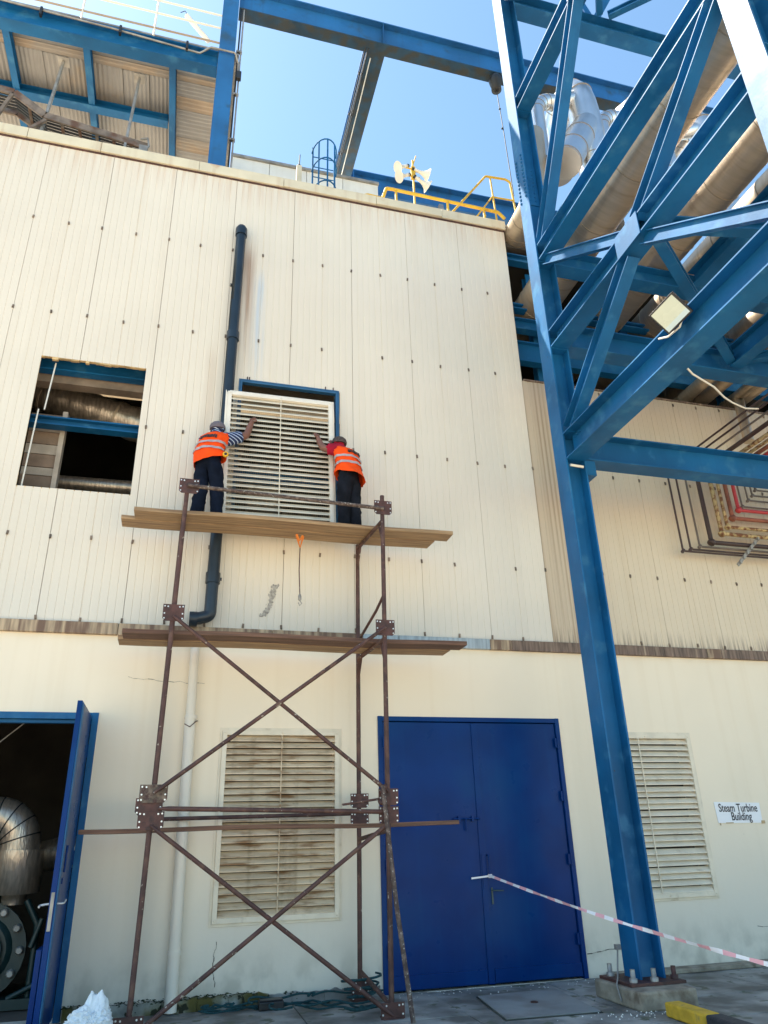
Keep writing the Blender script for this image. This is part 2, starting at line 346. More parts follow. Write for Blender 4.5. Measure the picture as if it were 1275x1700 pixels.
def text_mesh(body, size, name, org, ux, uz, mat, parent, ext=0.002, sx=1.0, bold=0.0, align='CENTER', space=1.0):
    cu = bpy.data.curves.new(name, 'FONT'); cu.body = body; cu.size = size; cu.extrude = ext; cu.offset = bold
    cu.align_x = align; cu.space_line = space
    to = bpy.data.objects.new(name+'_tmp', cu); col.objects.link(to)
    bpy.context.view_layer.update()
    me = bpy.data.meshes.new_from_object(to.evaluated_get(bpy.context.evaluated_depsgraph_get()))
    bpy.data.objects.remove(to)
    ux, uz = Vector(ux), Vector(uz); n = ux.cross(uz); org = Vector(org)
    po = ORG[parent.name] if parent else Vector((0, 0, 0))
    for v in me.vertices:
        c = v.co; v.co = org+ux*c.x*sx+uz*c.y+n*c.z-po
    me.materials.clear(); me.materials.append(mat); me.name = name
    o = bpy.data.objects.new(name, me); col.objects.link(o); o.parent = parent; ORG[o.name] = po
    return o

# ================================================================== GROUND
g = MB(); g.add([(-400, -400, -0.03), (400, -400, -0.03), (400, 400, -0.03), (-400, 400, -0.03)], [(0, 1, 2, 3)])
tag(g.build('ground', yard_m), kind='structure')
pave = MB().box(-16, 14, -3.9, 0.02, -0.025, -0.012).build('pavement', ledge_m); tag(pave, kind='structure')
ys = [-3.9, -2.75, -1.3, -0.02]
xs = [-9, -7.2, -5.4, -3.6, -1.9, -0.2, 1.45, 3.0, 4.45]
for i in range(len(xs)-1):
    for j in range(len(ys)-1):
        dz = random.uniform(-0.003, 0.004)
        MB().box(xs[i]+.006, xs[i+1]-.006, ys[j]+.006, ys[j+1]-.006, -0.012, 0.0+dz).build('paving_slab', ground_m, pave, bevel=0.004)
yy = [-3.9, -3.3, -2.8, -2.3, -1.85, -1.4, -0.95, -0.5, -0.02]
for j in range(len(yy)-1):
    x = 4.45
    while x < 12:
        w = random.choice((1.2, 1.6, 2.1)); x1 = min(12, x+w)
        MB().box(x+.006, x1-.006, yy[j]+.006, yy[j+1]-.006, -0.012, random.uniform(-0.002, 0.005)).build('paving_slab', ground_m, pave, bevel=0.004)
        x = x1
# low step of rough concrete under the right wall
MB().box(5.3, 12, -0.22, 0.0, 0.002, 0.05).build('wall_step', foundation, pave, bevel=0.01)

# manhole cover
mh = top('manhole_cover', 'square concrete manhole cover with lifting ring in the paving before the blue doors', 'manhole cover', (3.75, -1.15, 0))
c4 = [(3.38, -0.55), (4.36, -0.5), (4.22, -1.75), (3.22, -1.7)]
MB().prism([(x, y, 0.006) for x, y in c4], (0, 0, 0.006)).build('rim', ledge_m, mh)
cx = sum(p[0] for p in c4)/4; cy = sum(p[1] for p in c4)/4
MB().prism([(cx+(x-cx)*.965, cy+(y-cy)*.965, 0.0125) for x, y in c4], (0, 0, 0.008)).build('cover', pilot, mh)
MB().tube([(cx+.035*math.cos(t*.785), cy+.035*math.sin(t*.785), 0.026) for t in range(9)], 0.007, 6).build('lifting_ring', rust, mh)

# kerb stones
kp = [(-2.12, -2.72), (-2.72, -3.32), (-3.32, -3.92), (-3.92, -4.52), (-4.52, -5.12), (-5.12, -5.5)]
kr = top('kerb', 'yellow and black painted concrete kerb beside the column footing', 'kerb', (4.8, -2.2, 0))
for i, (a, b) in enumerate(kp):
    MB().box(4.66, 4.83, b+.004, a-.004, 0.006, 0.125).build('kerb_stone', kerb_y if i % 2 == 0 else kerb_k, kr, bevel=0.018)

# ================================================================== BUILDING
bld = top('industrial_building', 'cream panel clad steam turbine building with rendered base wall', 'building', (0, 0, 0))
HOLES = [(-2.24, -0.835, 5.86, 7.87), (0.50, 1.97, 5.62, 7.87)]
seams = [-1.73+0.985*k for k in range(-11, 8)]
seams[-1] = 5.13
clips_z = [5.2, 6.9, 8.63, 10.32, 4.14]
clip_me = None
def clip(x, z, parent):
    global clip_me
    if clip_me is None:
        mb = MB().box(-0.013, 0.013, -0.012, -0.003, -0.028, 0.028).box(-0.009, 0.009, -0.022, -0.0125, -0.016, 0.010)
        clip_me = mb.mesh('clip'); clip_me.materials.append(material('grey_brown_clip', (.20, .15, .11), .6, var=.5, scale=3))
    o = bpy.data.objects.new('clip', clip_me); col.objects.link(o); o.parent = parent; o.location = (x, 0, z+random.uniform(-.012, .012))
    o.rotation_euler = (0, random.uniform(-.15, .15), 0)
def panel(x0, x1, z0, z1, mt, cz, holes=HOLES):
    a, b = x0+.002, x1-.002
    prof = [(a, 0.05), (a, 0.003), (a+.003, 0)]
    n = 10; p = (b-a)/n
    for k in range(1, n):
        xc = a+p*k; d = 0.008 if k == 5 else 0.005
        prof += [(xc-.009, 0), (xc-.002, d), (xc+.002, d), (xc+.009, 0)]
    prof += [(b-.003, 0), (b, 0.003), (b, 0.05)]
    px = [q for q in prof]
    for hx0, hx1, hz0, hz1 in holes:
        for e in (hx0, hx1):
            if a+.01 < e < b-.01: px.append((e, 0.0005)); px.append((e+1e-4, 0.0005))
    px = sorted(px[3:-3], key=lambda q: q[0]); px = prof[:3]+px+prof[-3:]
    mb = MB()
    for i in range(len(px)-1):
        xa, ya = px[i]; xb, yb = px[i+1]
        cuts = [(z0, z1)]; xm = (xa+xb)/2
        for hx0, hx1, hz0, hz1 in holes:
            if hx0 < xm < hx1:
                cuts = [c for c in ((z0, hz0), (hz1, z1)) if c[1]-c[0] > 0.01]
        for ca, cb in cuts:
            mb.add([(xa, ya, ca), (xb, yb, ca), (xb, yb, cb), (xa, ya, cb)], [(0, 1, 2, 3)])
    o = mb.build('cladding_panel', mt, bld, fix=False)
    for z in cz:
        for x in (x0, (x0+x1)/2):
            if any(h0-.05 < x < h1+.05 and z_0-.05 < z < z_1+.05 for h0, h1, z_0, z_1 in holes): continue
            if random.random() > .06: clip(x+random.uniform(-.008, .008), z, o)
    return o
for i in range(len(seams)-1):
    panel(seams[i], seams[i+1], 4.1, 11.9, clad_m, clips_z if seams[i] > -4.7 else [])
rs = [5.13, 6.09, 7.05, 8.03, 9.0, 9.97, 10.95, 11.9, 12.9]
for i in range(len(rs)-1):
    panel(rs[i], rs[i+1], 4.1, 8.57, clad_d, [8.5, 6.9, 5.2, 4.14] if i else [5.2, 6.9], holes=[])
MB().box(-16, seams[0], 0, 0.05, 4.1, 11.9).build('plain_cladding', clad_m, bld)
MB().box(5.08, 5.134, 0.004, 0.06, 8.57, 11.9).build('corner_trim', clad_m, bld)
# panel edges round the cut opening
h = HOLES[0]; e = MB()
e.box(h[0]-.012, h[0], .002, .06, h[2], h[3]).box(h[1], h[1]+.012, .002, .06, h[2], h[3])
e.box(h[0], h[1], .002, .06, h[2]-.012, h[2])
x = h[0]
while x < h[1]-.001:
    w = random.uniform(.03, .12); x1 = min(h[1], x+w); e.box(x, x1, .004, .05, h[3]-random.uniform(.0, .035), h[3]+.012); x = x1
e.build('cut_panel_edge', foam_m, bld)
# coping pieces
cx0 = -16
for k, x1 in enumerate([-9, -6, -3.05, -1.95, -0.4, 1.02, 2.67, 3.9, 5.16]):
    w = [0, 0, 0, 0, 0, .0, -.006, -.012, .004][k]
    MB().box(cx0+.003, x1-.003, -0.045+w, 0.30, 11.89+abs(w), 12.09+w).build('coping', cop_m, bld, bevel=0.006)
    cx0 = x1
MB().box(-16, 5.14, -0.012, 0.0, 11.855, 11.888).build('coping_drip', rust_plate, bld)
MB().box(5.16, 12.9, -0.02, 0.10, 8.572, 8.60).build('ledge_cap', flash_dark, bld)
# flashing between cladding and render
fl = [(-9.0, -2.6, flash_m), (-2.6, -0.78, flash_m), (-0.78, 1.1, flash_m), (1.1, 2.3, flash_m), (2.3, 2.8, flash_grey), (2.8, 4.12, flash_grey), (4.12, 4.45, flash_m), (4.45, 6.9, flash_dark), (6.9, 7.65, flash_dark), (7.65, 7.9, flash_m), (7.9, 8.75, flash_dark), (8.75, 9.2, flash_m), (9.2, 12.9, flash_dark)]
for k, (a, b, mt) in enumerate(fl):
    MB().box(a+.003, b-.003, -0.055-.003*(k % 2), 0.045, 3.955, 4.098).build('flashing', mt, bld, bevel=0.004)

# masonry wall with openings
def wall_grid(x0, x1, z0, z1, yf, yb, holes):
    X = sorted({x0, x1, *[h[0] for h in holes], *[h[1] for h in holes]}); Z = sorted({z0, z1, *[h[2] for h in holes], *[h[3] for h in holes]})
    mb = MB(); inside = lambda x, z: any(h[0] < x < h[1] and h[2] < z < h[3] for h in holes)
    for i in range(len(X)-1):
        for j in range(len(Z)-1):
            if inside((X[i]+X[i+1])/2, (Z[j]+Z[j+1])/2): continue
            a, b, c, d = X[i], X[i+1], Z[j], Z[j+1]
            mb.add([(a, yf, c), (b, yf, c), (b, yf, d), (a, yf, d)], [(0, 1, 2, 3)])
            mb.add([(a, yb, c), (a, yb, d), (b, yb, d), (b, yb, c)], [(0, 1, 2, 3)])
    for a, b, c, d in holes:
        mb.add([(a, yf, c), (a, yb, c), (a, yb, d), (a, yf, d)], [(3, 2, 1, 0)]); mb.add([(b, yf, c), (b, yb, c), (b, yb, d), (b, yf, d)], [(0, 1, 2, 3)])
        mb.add([(a, yf, d), (b, yf, d), (b, yb, d), (a, yb, d)], [(0, 1, 2, 3)]); mb.add([(a, yf, c), (b, yf, c), (b, yb, c), (a, yb, c)], [(3, 2, 1, 0)])
    return mb
LH = [(-2.95, -0.88, 0.0, 3.03), (2.49, 5.05, 0.0, 3.04), (0.60, 1.95, 0.83, 2.80), (5.66, 7.03, 0.84, 2.80)]
wall_grid(-16, 12.9, -0.02, 4.0, 0.0, 0.24, LH).build('masonry_wall', render_m, bld, fix=False)
# hairline cracks in the render
def crack(pts, w=0.008):
    mb = MB()
    out = []
    for a, b in zip(pts, pts[1:]):
        n = 7
        for k in range(n): out.append(Vector(a).lerp(Vector(b), k/n)+Vector((random.uniform(-.012, .012), 0, random.uniform(-.012, .012))))
    out.append(Vector(pts[-1]))
    for a, b in zip(out, out[1:]):
        mb.bar(a, b, random.uniform(.3, 1.3)*w, 0.002, up=(0, 1, 0))
    return mb
crack([(0.62, -.002, .62), (0.60, -.002, .42), (0.63, -.002, .2)]).build('crack', dark_mid, bld)
crack([(5.08, -.002, .25), (5.5, -.002, .30), (5.9, -.002, .27)]).build('crack', dark_mid, bld)
crack([(7.6, -.002, .42), (8.2, -.002, .40)]).build('crack', dark_mid, bld)
crack([(-0.6, -.002, 3.45), (-.2, -.002, 3.42), (.3, -.002, 3.40)], .005).build('crack', dark_mid, bld)

# interior shell, roof and annex
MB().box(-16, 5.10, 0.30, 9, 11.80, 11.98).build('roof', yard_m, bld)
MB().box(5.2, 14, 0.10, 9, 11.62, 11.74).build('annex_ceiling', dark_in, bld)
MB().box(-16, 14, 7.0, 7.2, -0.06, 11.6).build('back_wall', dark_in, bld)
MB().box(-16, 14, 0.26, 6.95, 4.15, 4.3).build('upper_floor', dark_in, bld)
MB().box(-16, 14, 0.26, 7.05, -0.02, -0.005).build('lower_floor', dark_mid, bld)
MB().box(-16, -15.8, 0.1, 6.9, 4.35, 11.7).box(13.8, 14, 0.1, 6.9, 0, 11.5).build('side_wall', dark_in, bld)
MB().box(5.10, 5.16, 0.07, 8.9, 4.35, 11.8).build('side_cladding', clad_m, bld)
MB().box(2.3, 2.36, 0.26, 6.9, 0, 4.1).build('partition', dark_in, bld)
# white marks: scraped smear and scratches
mk = MB()
for k in range(150):
    t = random.random(); cxk = 0.96+.20*t+.03*math.sin(t*5)+random.gauss(0, .016); czk = 4.28+.44*t; q = random.uniform(.006, .02)
    mk.prism([(cxk+q*math.cos(a)*random.uniform(.5, 1.2), -.0035, czk+q*1.6*math.sin(a)*random.uniform(.5, 1.2)) for a in (0, 1.2, 2.4, 3.7, 5)], (0, .002, 0)); mk.v[-10:] = [(v[0], v[1]-.00005*k, v[2]) for v in mk.v[-10:]]
mk.build('scraped_smear', material('grey_smear', (0.40, 0.37, 0.33), 0.8, var=0.3, scale=30), bld, kind='stuff')

# ---- louvres (frame is the part, slats its sub-parts)
def louvre(x0, x1, z0, z1, n, mt, fm, y=0.0, parent=None, name='louvre_window', mull=0.5, sw=0.78):
    t = 0.055; f = MB()
    f.box(x0, x0+t, y-.035, y+.05, z0, z1).box(x1-t, x1, y-.035, y+.05, z0, z1)
    f.box(x0+t, x1-t, y-.033, y+.05, z0, z0+t).box(x0+t, x1-t, y-.033, y+.05, z1-t, z1)
    f.box(x0-.03, x0-.0005, y-.012, y-.002, z0-.03, z1+.03).box(x1+.0005, x1+.03, y-.012, y-.002, z0-.03, z1+.03)
    f.box(x0, x1, y-.012, y-.002, z1+.0005, z1+.03).box(x0, x1, y-.012, y-.002, z0-.03, z0-.0005)
    for x in (x0+.03, (x0+x1)/2, x1-.03):
        for z in (z0+.03, z1-.03): f.lathe((x, y-.036, z), (0, -1, 0), [(0, .010), (.006, .010), (.009, .004)], 8)
    fo = f.build(name, fm, parent, bevel=0.003)
    p = (z1-z0-2*t)/n; me = None
    for k in range(n):
        zc = z0+t+p*(k+.5)
        if me is None:
            a = x0+t+.001; b = x1-t-.001; w = p*sw; mb = MB()
            prof = [(-.028, -w*.42), (-.028, -w*.42-.012), (-.023, -w*.42-.012), (-.021, -w*.36), (.028, w*.46), (.028, w*.52), (.023, w*.52)]
            pr_ = [(a, y+q[0], zc+q[1]) for q in prof]; mb.prism(pr_, (b-a, 0, 0))
            so_ = mb.build('slat', mt, fo); me = so_.data
            z_first = zc
        else:
            so_ = bpy.data.objects.new('slat', me); col.objects.link(so_); so_.parent = fo; so_.location = (0, 0, zc-z_first)
            so_.rotation_euler = (0, random.uniform(-.0015, .0015), 0)
            ORG[so_.name] = ORG[fo.name]
    xm = x0+(x1-x0)*mull
    MB().box(xm-.006, xm+.006, y-.042, y-.030, z0+t, z1-t).build('mullion', mt, fo)
    return fo
louvre(0.555, 1.985, 0.79, 2.845, 26, louvre_old, louvre_m, -0.0, bld)
louvre(5.62, 7.07, 0.80, 2.84, 25, louvre_m, louvre_m, -0.0, bld, mull=0.42)
for a, b in ((.5, 2.1), (5.5, 7.2)): MB().box(a, b, .30, .34, .7, 3.0).build('louvre_backing', dark_mid, bld)

# ---- double door
dd = MB()
dd.box(2.49, 2.55, -0.02, 0.10, 0, 3.04).box(4.99, 5.05, -0.02, 0.10, 0, 3.04).box(2.55, 4.99, -0.018, 0.10, 2.98, 3.038)
dfr = dd.build('door_frame', door_blue, bld, bevel=0.004)
xm = 3.80
d1 = MB().box(2.557, xm-.006, 0.012, 0.06, 0.02, 2.972).build('door_leaf', door_blue, bld, bevel=0.004)
d2 = MB().box(xm+.004, 4.983, 0.010, 0.06, 0.02, 2.972).build('door_leaf', door_blue, bld, bevel=0.004)
MB().box(xm-.035, xm+.045, -0.002, 0.0095, 0.02, 2.96).build('astragal', door_blue, d2, bevel=0.002)
MB().box(2.56, xm-.045, -0.012, 0.011, 0.03, 0.17).build('kick_rail', door_blue, d1, bevel=0.004)
MB().box(xm+.05, 4.98, -0.012, 0.009, 0.03, 0.17).build('kick_rail', door_blue, d2, bevel=0.004)
MB().tube([(3.44, -.02, 1.80), (3.79, -.02, 1.80)], .010, 8).tube([(3.60, -.025, 1.80), (3.60, -.03, 1.66)], .010, 8).box(3.50, 3.53, -.03, .012, 1.77, 1.83).box(3.68, 3.71, -.03, .012, 1.77, 1.83).build('slide_bolt', door_blue, d1)
MB().tube(path([(3.855, .01, 1.38), (3.855, -.05, 1.38), (3.855, -.05, 1.14), (3.855, .01, 1.14)], .02, 3), .009, 8).build('pull_handle', door_blue, d2)
MB().box(3.78, 3.84, -.01, .008, 1.02, 1.40).build('lock_plate', door_blue, d2)
MB().tube([(3.89, .0, .99), (3.89, -.05, .99), (4.02, -.052, .985)], .008, 8).box(3.88, 3.90, -.004, .009, .84, 1.02).build('lever_handle', material('tarnished_brass', (.05, .09, .09), .4), d2)
for z in (.42, 1.3, 2.05, 2.72):
    MB().box(4.952, 4.998, -.032, -.021, z-.06, z+.06).tube([(4.990, -.035, z-.07), (4.990, -.035, z+.07)], .012, 8).build('hinge', door_blue, d2)
    MB().box(2.545, 2.590, -.032, -.021, z-.06, z+.06).tube([(2.552, -.035, z-.07), (2.552, -.035, z+.07)], .012, 8).build('hinge', door_blue, d1)

# ---- open door on the left
fr = MB().box(-0.945, -0.875, -0.025, 0.16, 0, 3.03).box(-3.0, -0.945, -0.025, 0.16, 2.955, 3.028).box(-2.97, -0.945, 0.03, 0.10, 2.915, 2.953)
fr.build('open_door_frame', blue, bld, bevel=0.004)
lf = MB().box(-1.00, -0.95, -1.08, -0.035, 0.03, 2.99)
leaf = lf.build('open_door_leaf', door_blue, bld, bevel=0.004)
leaf['label'] = 'open blue door leaf seen edge on'
MB().box(-0.948, -0.938, -1.075, -0.93, 0.04, 2.97).build('edge_rail', blue, leaf)
MB().box(-0.990, -0.960, -1.086, -1.081, 0.90, 1.22).build('lock_face', steel_grey, leaf)
MB().tube(path([(-0.95, -1.0, 1.12), (-.88, -1.0, 1.12), (-.88, -.86, 1.14)], .02, 3), .009, 8).tube(path([(-1.0, -1.0, 1.12), (-1.09, -1.0, 1.11), (-1.09, -1.04, 1.10)], .02, 3), .010, 8).build('lever_handle', bolt_m, leaf)
MB().box(-0.949, -0.93, -.88, -.78, 1.28, 1.33).tube([(-.935, -.83, 1.38), (-.935, -.83, 1.62)], .011, 8).build('slide_bolt', door_blue, leaf)
MB().box(-1.06, -1.012, -1.02, -.55, 0.02, .75).build('lower_stop_plate', door_blue, leaf, bevel=.004)
for z in (.5, 1.5, 2.6):
    MB().tube([(-.955, -.03, z-.07), (-.955, -.03, z+.07)], .014, 8).build('hinge', door_blue, leaf)

# ---- sign
sg = top('wall_sign', 'white sign reading Steam Turbine Building taped to the wall', 'sign', (7.66, 0, 1.8))
MB().prism([(7.285, -.010, 1.945), (8.03, -.010, 1.925), (8.02, -.010, 1.665), (7.30, -.010, 1.675)], (0, .007, 0)).build('sign_sheet', sign_m, sg)
text_mesh('Steam Turbine', .148, 'lettering', (7.66, -.0125, 1.815), (1, 0, -.012), (0, 0, 1), ink, sg, .001, .72, .0014)
text_mesh('Building', .148, 'lettering', (7.69, -.0125, 1.705), (1, 0, -.012), (0, 0, 1), ink, sg, .001, .72, .0014)
for q in ((8.0, 8.06, -.013, -.0105, 1.655, 1.695), (7.32, 7.335, -.013, -.0105, 1.645, 1.675), (7.42, 7.54, -.0125, -.0105, 1.668, 1.68)): MB().box(*q).build('peeling_tape', sign_edge, sg)

# ---- downpipes
bp = top('black_downpipe', 'tall black plastic downpipe on the cladding left of the louvre opening', 'pipe', (0.3, -.13, 4.2))
MB().tube(path([(0.36, 0.03, 10.72), (0.36, -.13, 10.72), (0.345, -.13, 9.2), (0.30, -.13, 4.22), (0.10, -.13, 4.17)], .07, 6), .078, 16).build('pipe', black_pipe, bp)
for z in (10.6, 8.55, 4.72): 
    xz = .30+.06*(z-4.28)/6.4
    MB().tube([(xz, -.13, z-.07), (xz, -.13, z+.07)], .093, 16).build('socket', black_pipe, bp)
MB().lathe((.05, -.13, 4.17), (1, 0, 0), [(0, .095), (.10, .095)], 16).build('end_socket', black_pipe, bp)
for z in (6.0, 9.6, 4.75): MB().box(.25, .42, -.045, -.002, z-.015, z+.015).build('bracket', black_pipe, bp)
wp = top('white_downpipe', 'white plastic downpipe on the rendered wall left of the lower louvre', 'pipe', (.2, -.09, 0))
MB().tube([(0.15, -.09, 3.9), (0.16, -.09, 2.95)], .055, 14).tube([(.16, -.09, 2.98), (0.19, -.09, 0.02)], .064, 14).build('pipe', pvc, wp)
for z, r in ((2.98, .072), (.55, .074)): MB().tube([(.165+.02*(2.98-z)/2.4, -.09, z-.02), (.165+.02*(2.98-z)/2.4, -.09, z+.02)], r, 14).build('socket', pvc, wp)
MB().tube([(.1, -.12, 2.90), (.16, -.17, 2.86), (.23, -.13, 2.93), (.25, -.02, 2.95)], .006, 5).build('wire_tie', rust, wp)

# ---- blue frame in the opening behind the louvre
of = MB(); h = HOLES[1]
of.box(h[0], h[0]+.03, -.02, .09, h[2], h[3]).box(h[1]-.03, h[1], -.02, .09, h[2], h[3]).box(h[0]+.03, h[1]-.03, -.02, .06, h[3]-.03, h[3]).box(h[0]+.03, h[1]-.03, -.02, .09, h[2], h[2]+.03)
of.box(h[0]-.02, h[0]-.001, -.024, -.004, h[2], h[3]+.02).box(h[1]+.001, h[1]+.02, -.024, -.004, h[2], h[3]+.02).box(h[0], h[1], -.024, -.004, h[3]+.001, h[3]+.02)
ofo = of.build('opening_frame', win_blue, bld, bevel=.003)
for x in (.6, .63, 1.78, 1.9): MB().tube([(x, -.012, h[3]+.02), (x, -.012, h[3]+.07)], .008, 6).build('stud', rust_plate, ofo)
MB().hbeam((.3, .5, 6.55), (2.2, .5, 6.55), .2, .12).build('inner_rail', blue, bld)
MB().box(.75, 1.2, .55, .95, 6.1, 6.75).build('inner_box', alu_in, bld)

# ---- things inside the left opening
ib = top('interior_beams', 'blue steel beams behind the cut opening in the cladding', 'beam', (-1.5, .3, 5))
MB().hbeam((-3.4, .32, 7.96), (.3, .32, 7.96), .26, .14).build('beam', blue, ib)
MB().box(-3.4, .3, .42, .60, 7.72, 7.86).build('dusty_lining', grey_in, ib)
MB().hbeam((-3.4, .36, 7.02), (.3, .36, 7.02), .13, .16).build('beam', blue, ib)
MB().box(-3.4, .3, .12, .26, 5.78, 5.885).build('sill_beam', steel_grey, ib)
MB().box(-2.62, -2.36, .2, .5, 5.7, 7.85).build('post', grey_in, ib)
du = top('wrapped_duct', 'crinkled silver duct sloping behind the cut opening', 'duct', (-1.5, 1.4, 7.9))
pts = [Vector((-3.6, 1.5, 8.45)).lerp(Vector((.6, 1.1, 7.15)), k/60) for k in range(61)]
MB().tube(pts, [.27+.008*math.sin(k*2.1)+random.uniform(-.004, .004) for k in range(61)], 22).build('duct', alu_in, du)
for k in (17, 33, 44): MB().tube([pts[k], pts[k]+Vector((.03, 0, -.01))], .284, 22).build('seam_band', seam_m, du)
bw = top('board_stack', 'stack of pale and brown boards framed by a post inside the cut opening', 'boards', (-2.1, .6, 5.8))
zz = 5.75
for k in range(9):
    hh = (.22, .15, .17, .13, .2, .16, .2, .15, .14)[k]
    MB().box(-2.34, -1.93+random.uniform(-.01, .01), .55, .62, zz, zz+hh-.012).build('board', board_a if k % 2 else board_b, bw); zz += hh
MB().box(-1.925, -1.86, .50, .64, 5.7, 7.3).build('post', board_a, bw)
rd = top('thin_conduit', 'thin pale conduit rods hanging inside the cut opening', 'conduit', (-2.2, .1, 6))
MB().tube([(-2.06, .14, 7.86), (-2.09, .10, 7.07)], .012, 6).build('rod', white_paint, rd)
MB().tube([(-2.16, .09, 7.06), (-2.19, .09, 5.88)], .012, 6).build('rod', white_paint, rd)
ip = top('interior_pipe', 'dark shiny pipe low inside the cut opening', 'pipe', (-1.5, 1.5, 6.8))
MB().tube([(-3.4, 1.7, 6.72), (.4, 1.5, 6.66)], .12, 18).build('pipe', alu_in, ip)

# ---- machine inside the left doorway
mc = top('turbine_machine', 'dark green bolted machine marked 2 under a silver elbow duct inside the doorway', 'machine', (0, 0, 0))
MB().lathe((-2.34, .9, 1.25), (0, 1, 0), [(0, .30), (.04, .38), (.1, .40), (.5, .40), (.9, .34)], 24).build('casing', machine_m, mc)
fl_ = MB()
for k in range(12):
    a = k*math.pi/6; fl_.lathe((-2.34+.44*math.cos(a), .86, 1.25+.44*math.sin(a)), (0, 1, 0), [(0, .03), (.02, .045), (.08, .045)], 8)
fl_.build('flange_bolts', steel_grey, mc, kind='stuff')
MB().lathe((-2.34, .93, 1.25), (0, 1, 0), [(0, .50), (.07, .50)], 28).build('flange', machine_m, mc)
MB().prism([(-2.50, .84, 1.42), (-2.14, .84, 1.42), (-2.08, .84, 1.30), (-2.08, .84, 1.0), (-2.50, .84, 1.0)], (0, .05, 0)).build('cover_plate', machine_m, mc, bevel=.01)
text_mesh('2', .26, 'number', (-2.17, .835, 1.10), (1, 0, 0), (0, 0, 1), material('green_number', (.10, .26, .09), .6), mc, .002, .8, .002)
MB().lathe((-2.08, 1.1, 1.70), (0, 0, 1), [(0, .12), (.1, .13), (.12, .27), (.58, .27)], 28).build('collar', alu_in, mc)
el = path([(-2.10, 1.1, 2.26), (-2.10, 1.1, 2.72), (-2.9, 1.1, 2.72)], .30, 9)
el = [Vector((-2.10, 1.1, 2.28))]+[Vector((-2.42+.32*math.cos(a), 1.1, 2.34+.32*math.sin(a))) for a in [k*math.pi/16 for k in range(17)]]+[Vector((-2.74, 1.1, 1.9))]
MB().tube(el, .22, 22).build('elbow_duct', alu_in, mc)
for k in range(2, 17, 2): MB().tube([el[k]-(el[k+1]-el[k])*.12, el[k]+(el[k+1]-el[k])*.12], .226, 22).build('seam_band', cable_m, mc)
MB().box(-2.9, -1.6, .8, 1.9, .70, .80).build('plinth', machine_m, mc)
vp = MB().tube(path([(-1.75, .9, .62), (-1.75, .9, 1.5), (-1.9, .9, 1.75)], .1, 4), .035, 10).tube([(-1.78, .84, 1.28), (-1.70, .84, 1.56)], .03, 10).tube([(-1.95, .84, .80), (-1.62, .84, .95)], .03, 10)
vp.build('side_pipework', machine_m, mc)
mc.location = (.42, 0, -.69)
sd2 = top('interior_side_duct', 'dull horizontal duct to the right of the machine inside the doorway', 'duct', (-1.2, 1.6, 2))
MB().tube([(-1.75, 2.2, 1.35), (-1.6, 2.0, 1.48), (-1.3, 1.9, 1.55), (.5, 1.9, 1.55)], .19, 18).build('duct', alu_in, sd2)
cb = top('interior_stay', 'thin pale rod crossing the dark doorway', 'rod', (-2, .6, 2.8))
MB().tube([(-2.7, .6, 2.1), (-1.55, .6, 3.2)], .008, 6).build('rod', steel_grey, cb)

# ================================================================== ROOF FRAME
fr_ = top('roof_steel_frame', 'large blue steel portal frame standing over the roof edge', 'steel frame', (0, .4, 12))
MB().hbeam((-.13, .40, 11.99), (-.13, .40, 17.75), .30, .30, up=(1, 0, 0)).box(-.275, .015, .248, .262, 12.0, 17.7).build('column', blue_roof, fr_)
MB().box(.03, 12.5, .34, .60, 17.63, 17.66).box(.03, 12.5, .463, .477, 16.972, 17.629).build('beam', blue_roof, fr_)
MB().box(.03, 12.5, .34, .60, 16.94, 16.97).build('bottom_flange', grime_shade, fr_)  # underside shade is carried by the darker colour
for x in (3.05, 6.1): MB().box(x-.006, x+.006, .342, .46, 16.97, 17.63).build('stiffener', blue_roof, fr_)
MB().box(2.73, 3.13, .61, 4.2, 17.38, 17.40).box(2.923, 2.937, .61, 4.2, 16.985, 17.379).build('beam', blue_roof, fr_)
MB().box(2.73, 3.13, .61, 4.2, 16.962, 16.983).build('bottom_flange', grime_shade, fr_)
MB().hbeam((3.1, 4.4, 17.35), (13, 4.4, 17.35), .75, .32, tf=.03).build('beam', blue_roof, fr_)
MB().box(3.3, 3.31, 4.25, 4.38, 17.02, 17.68).build('stiffener', blue_roof, fr_)
MB().box(5.6, 5.72, 4.15, 4.25, 16.55, 16.98).build('clamp', steel_grey, fr_)
for x in (2.67, 2.73):
    w_ = top('roof_cable', ('left' if x < 2.7 else 'right')+' of the two thin black cables running beside the cross beam over the roof', 'cable', (x, .5, 16.9), group='cables beside the roof cross beam')
    MB().tube([(x, .45, 16.84), (x+.01, 2, 16.80), (x+.02, 4.3, 16.82)], .013, 6).build('cable', cable_m, w_)
    for k in (1.0, 2.0, 3.1): MB().tube([(x-.0, k, 16.82), (x, k+.05, 16.82)], .024, 6).build('clip', cable_m, w_)
w_ = top('roof_conduit', 'thin white conduit fixed under the cross beam over the roof', 'conduit', (2.84, .7, 16.9))
MB().tube([(2.84, .7, 16.93), (2.86, 2, 16.92), (2.88, 4.4, 16.93)], .012, 6).build('conduit', white_paint, w_)
hk = top('hoist_housing', 'black cylindrical hoist housing under the end of the roof beam', 'hoist', (5.62, .45, 16.8))  # housing of the hoist, no lamp fitted
MB().lathe((5.62, .45, 16.93), (0, 0, -1), [(0, .06), (.03, .13), (.10, .15), (.22, .13), (.24, .11), (.42, .11), (.44, .05)], 18).build('housing', cable_m, hk)
hw = top('hanging_wire', 'thin dark wire hanging from the hoist housing beside the right column', 'wire', (5.65, .45, 14))
MB().tube([(5.62, .45, 16.48), (5.66, .45, 15.3), (5.70, .45, 13.4)], .010, 6).build('wire', cable_m, hw)
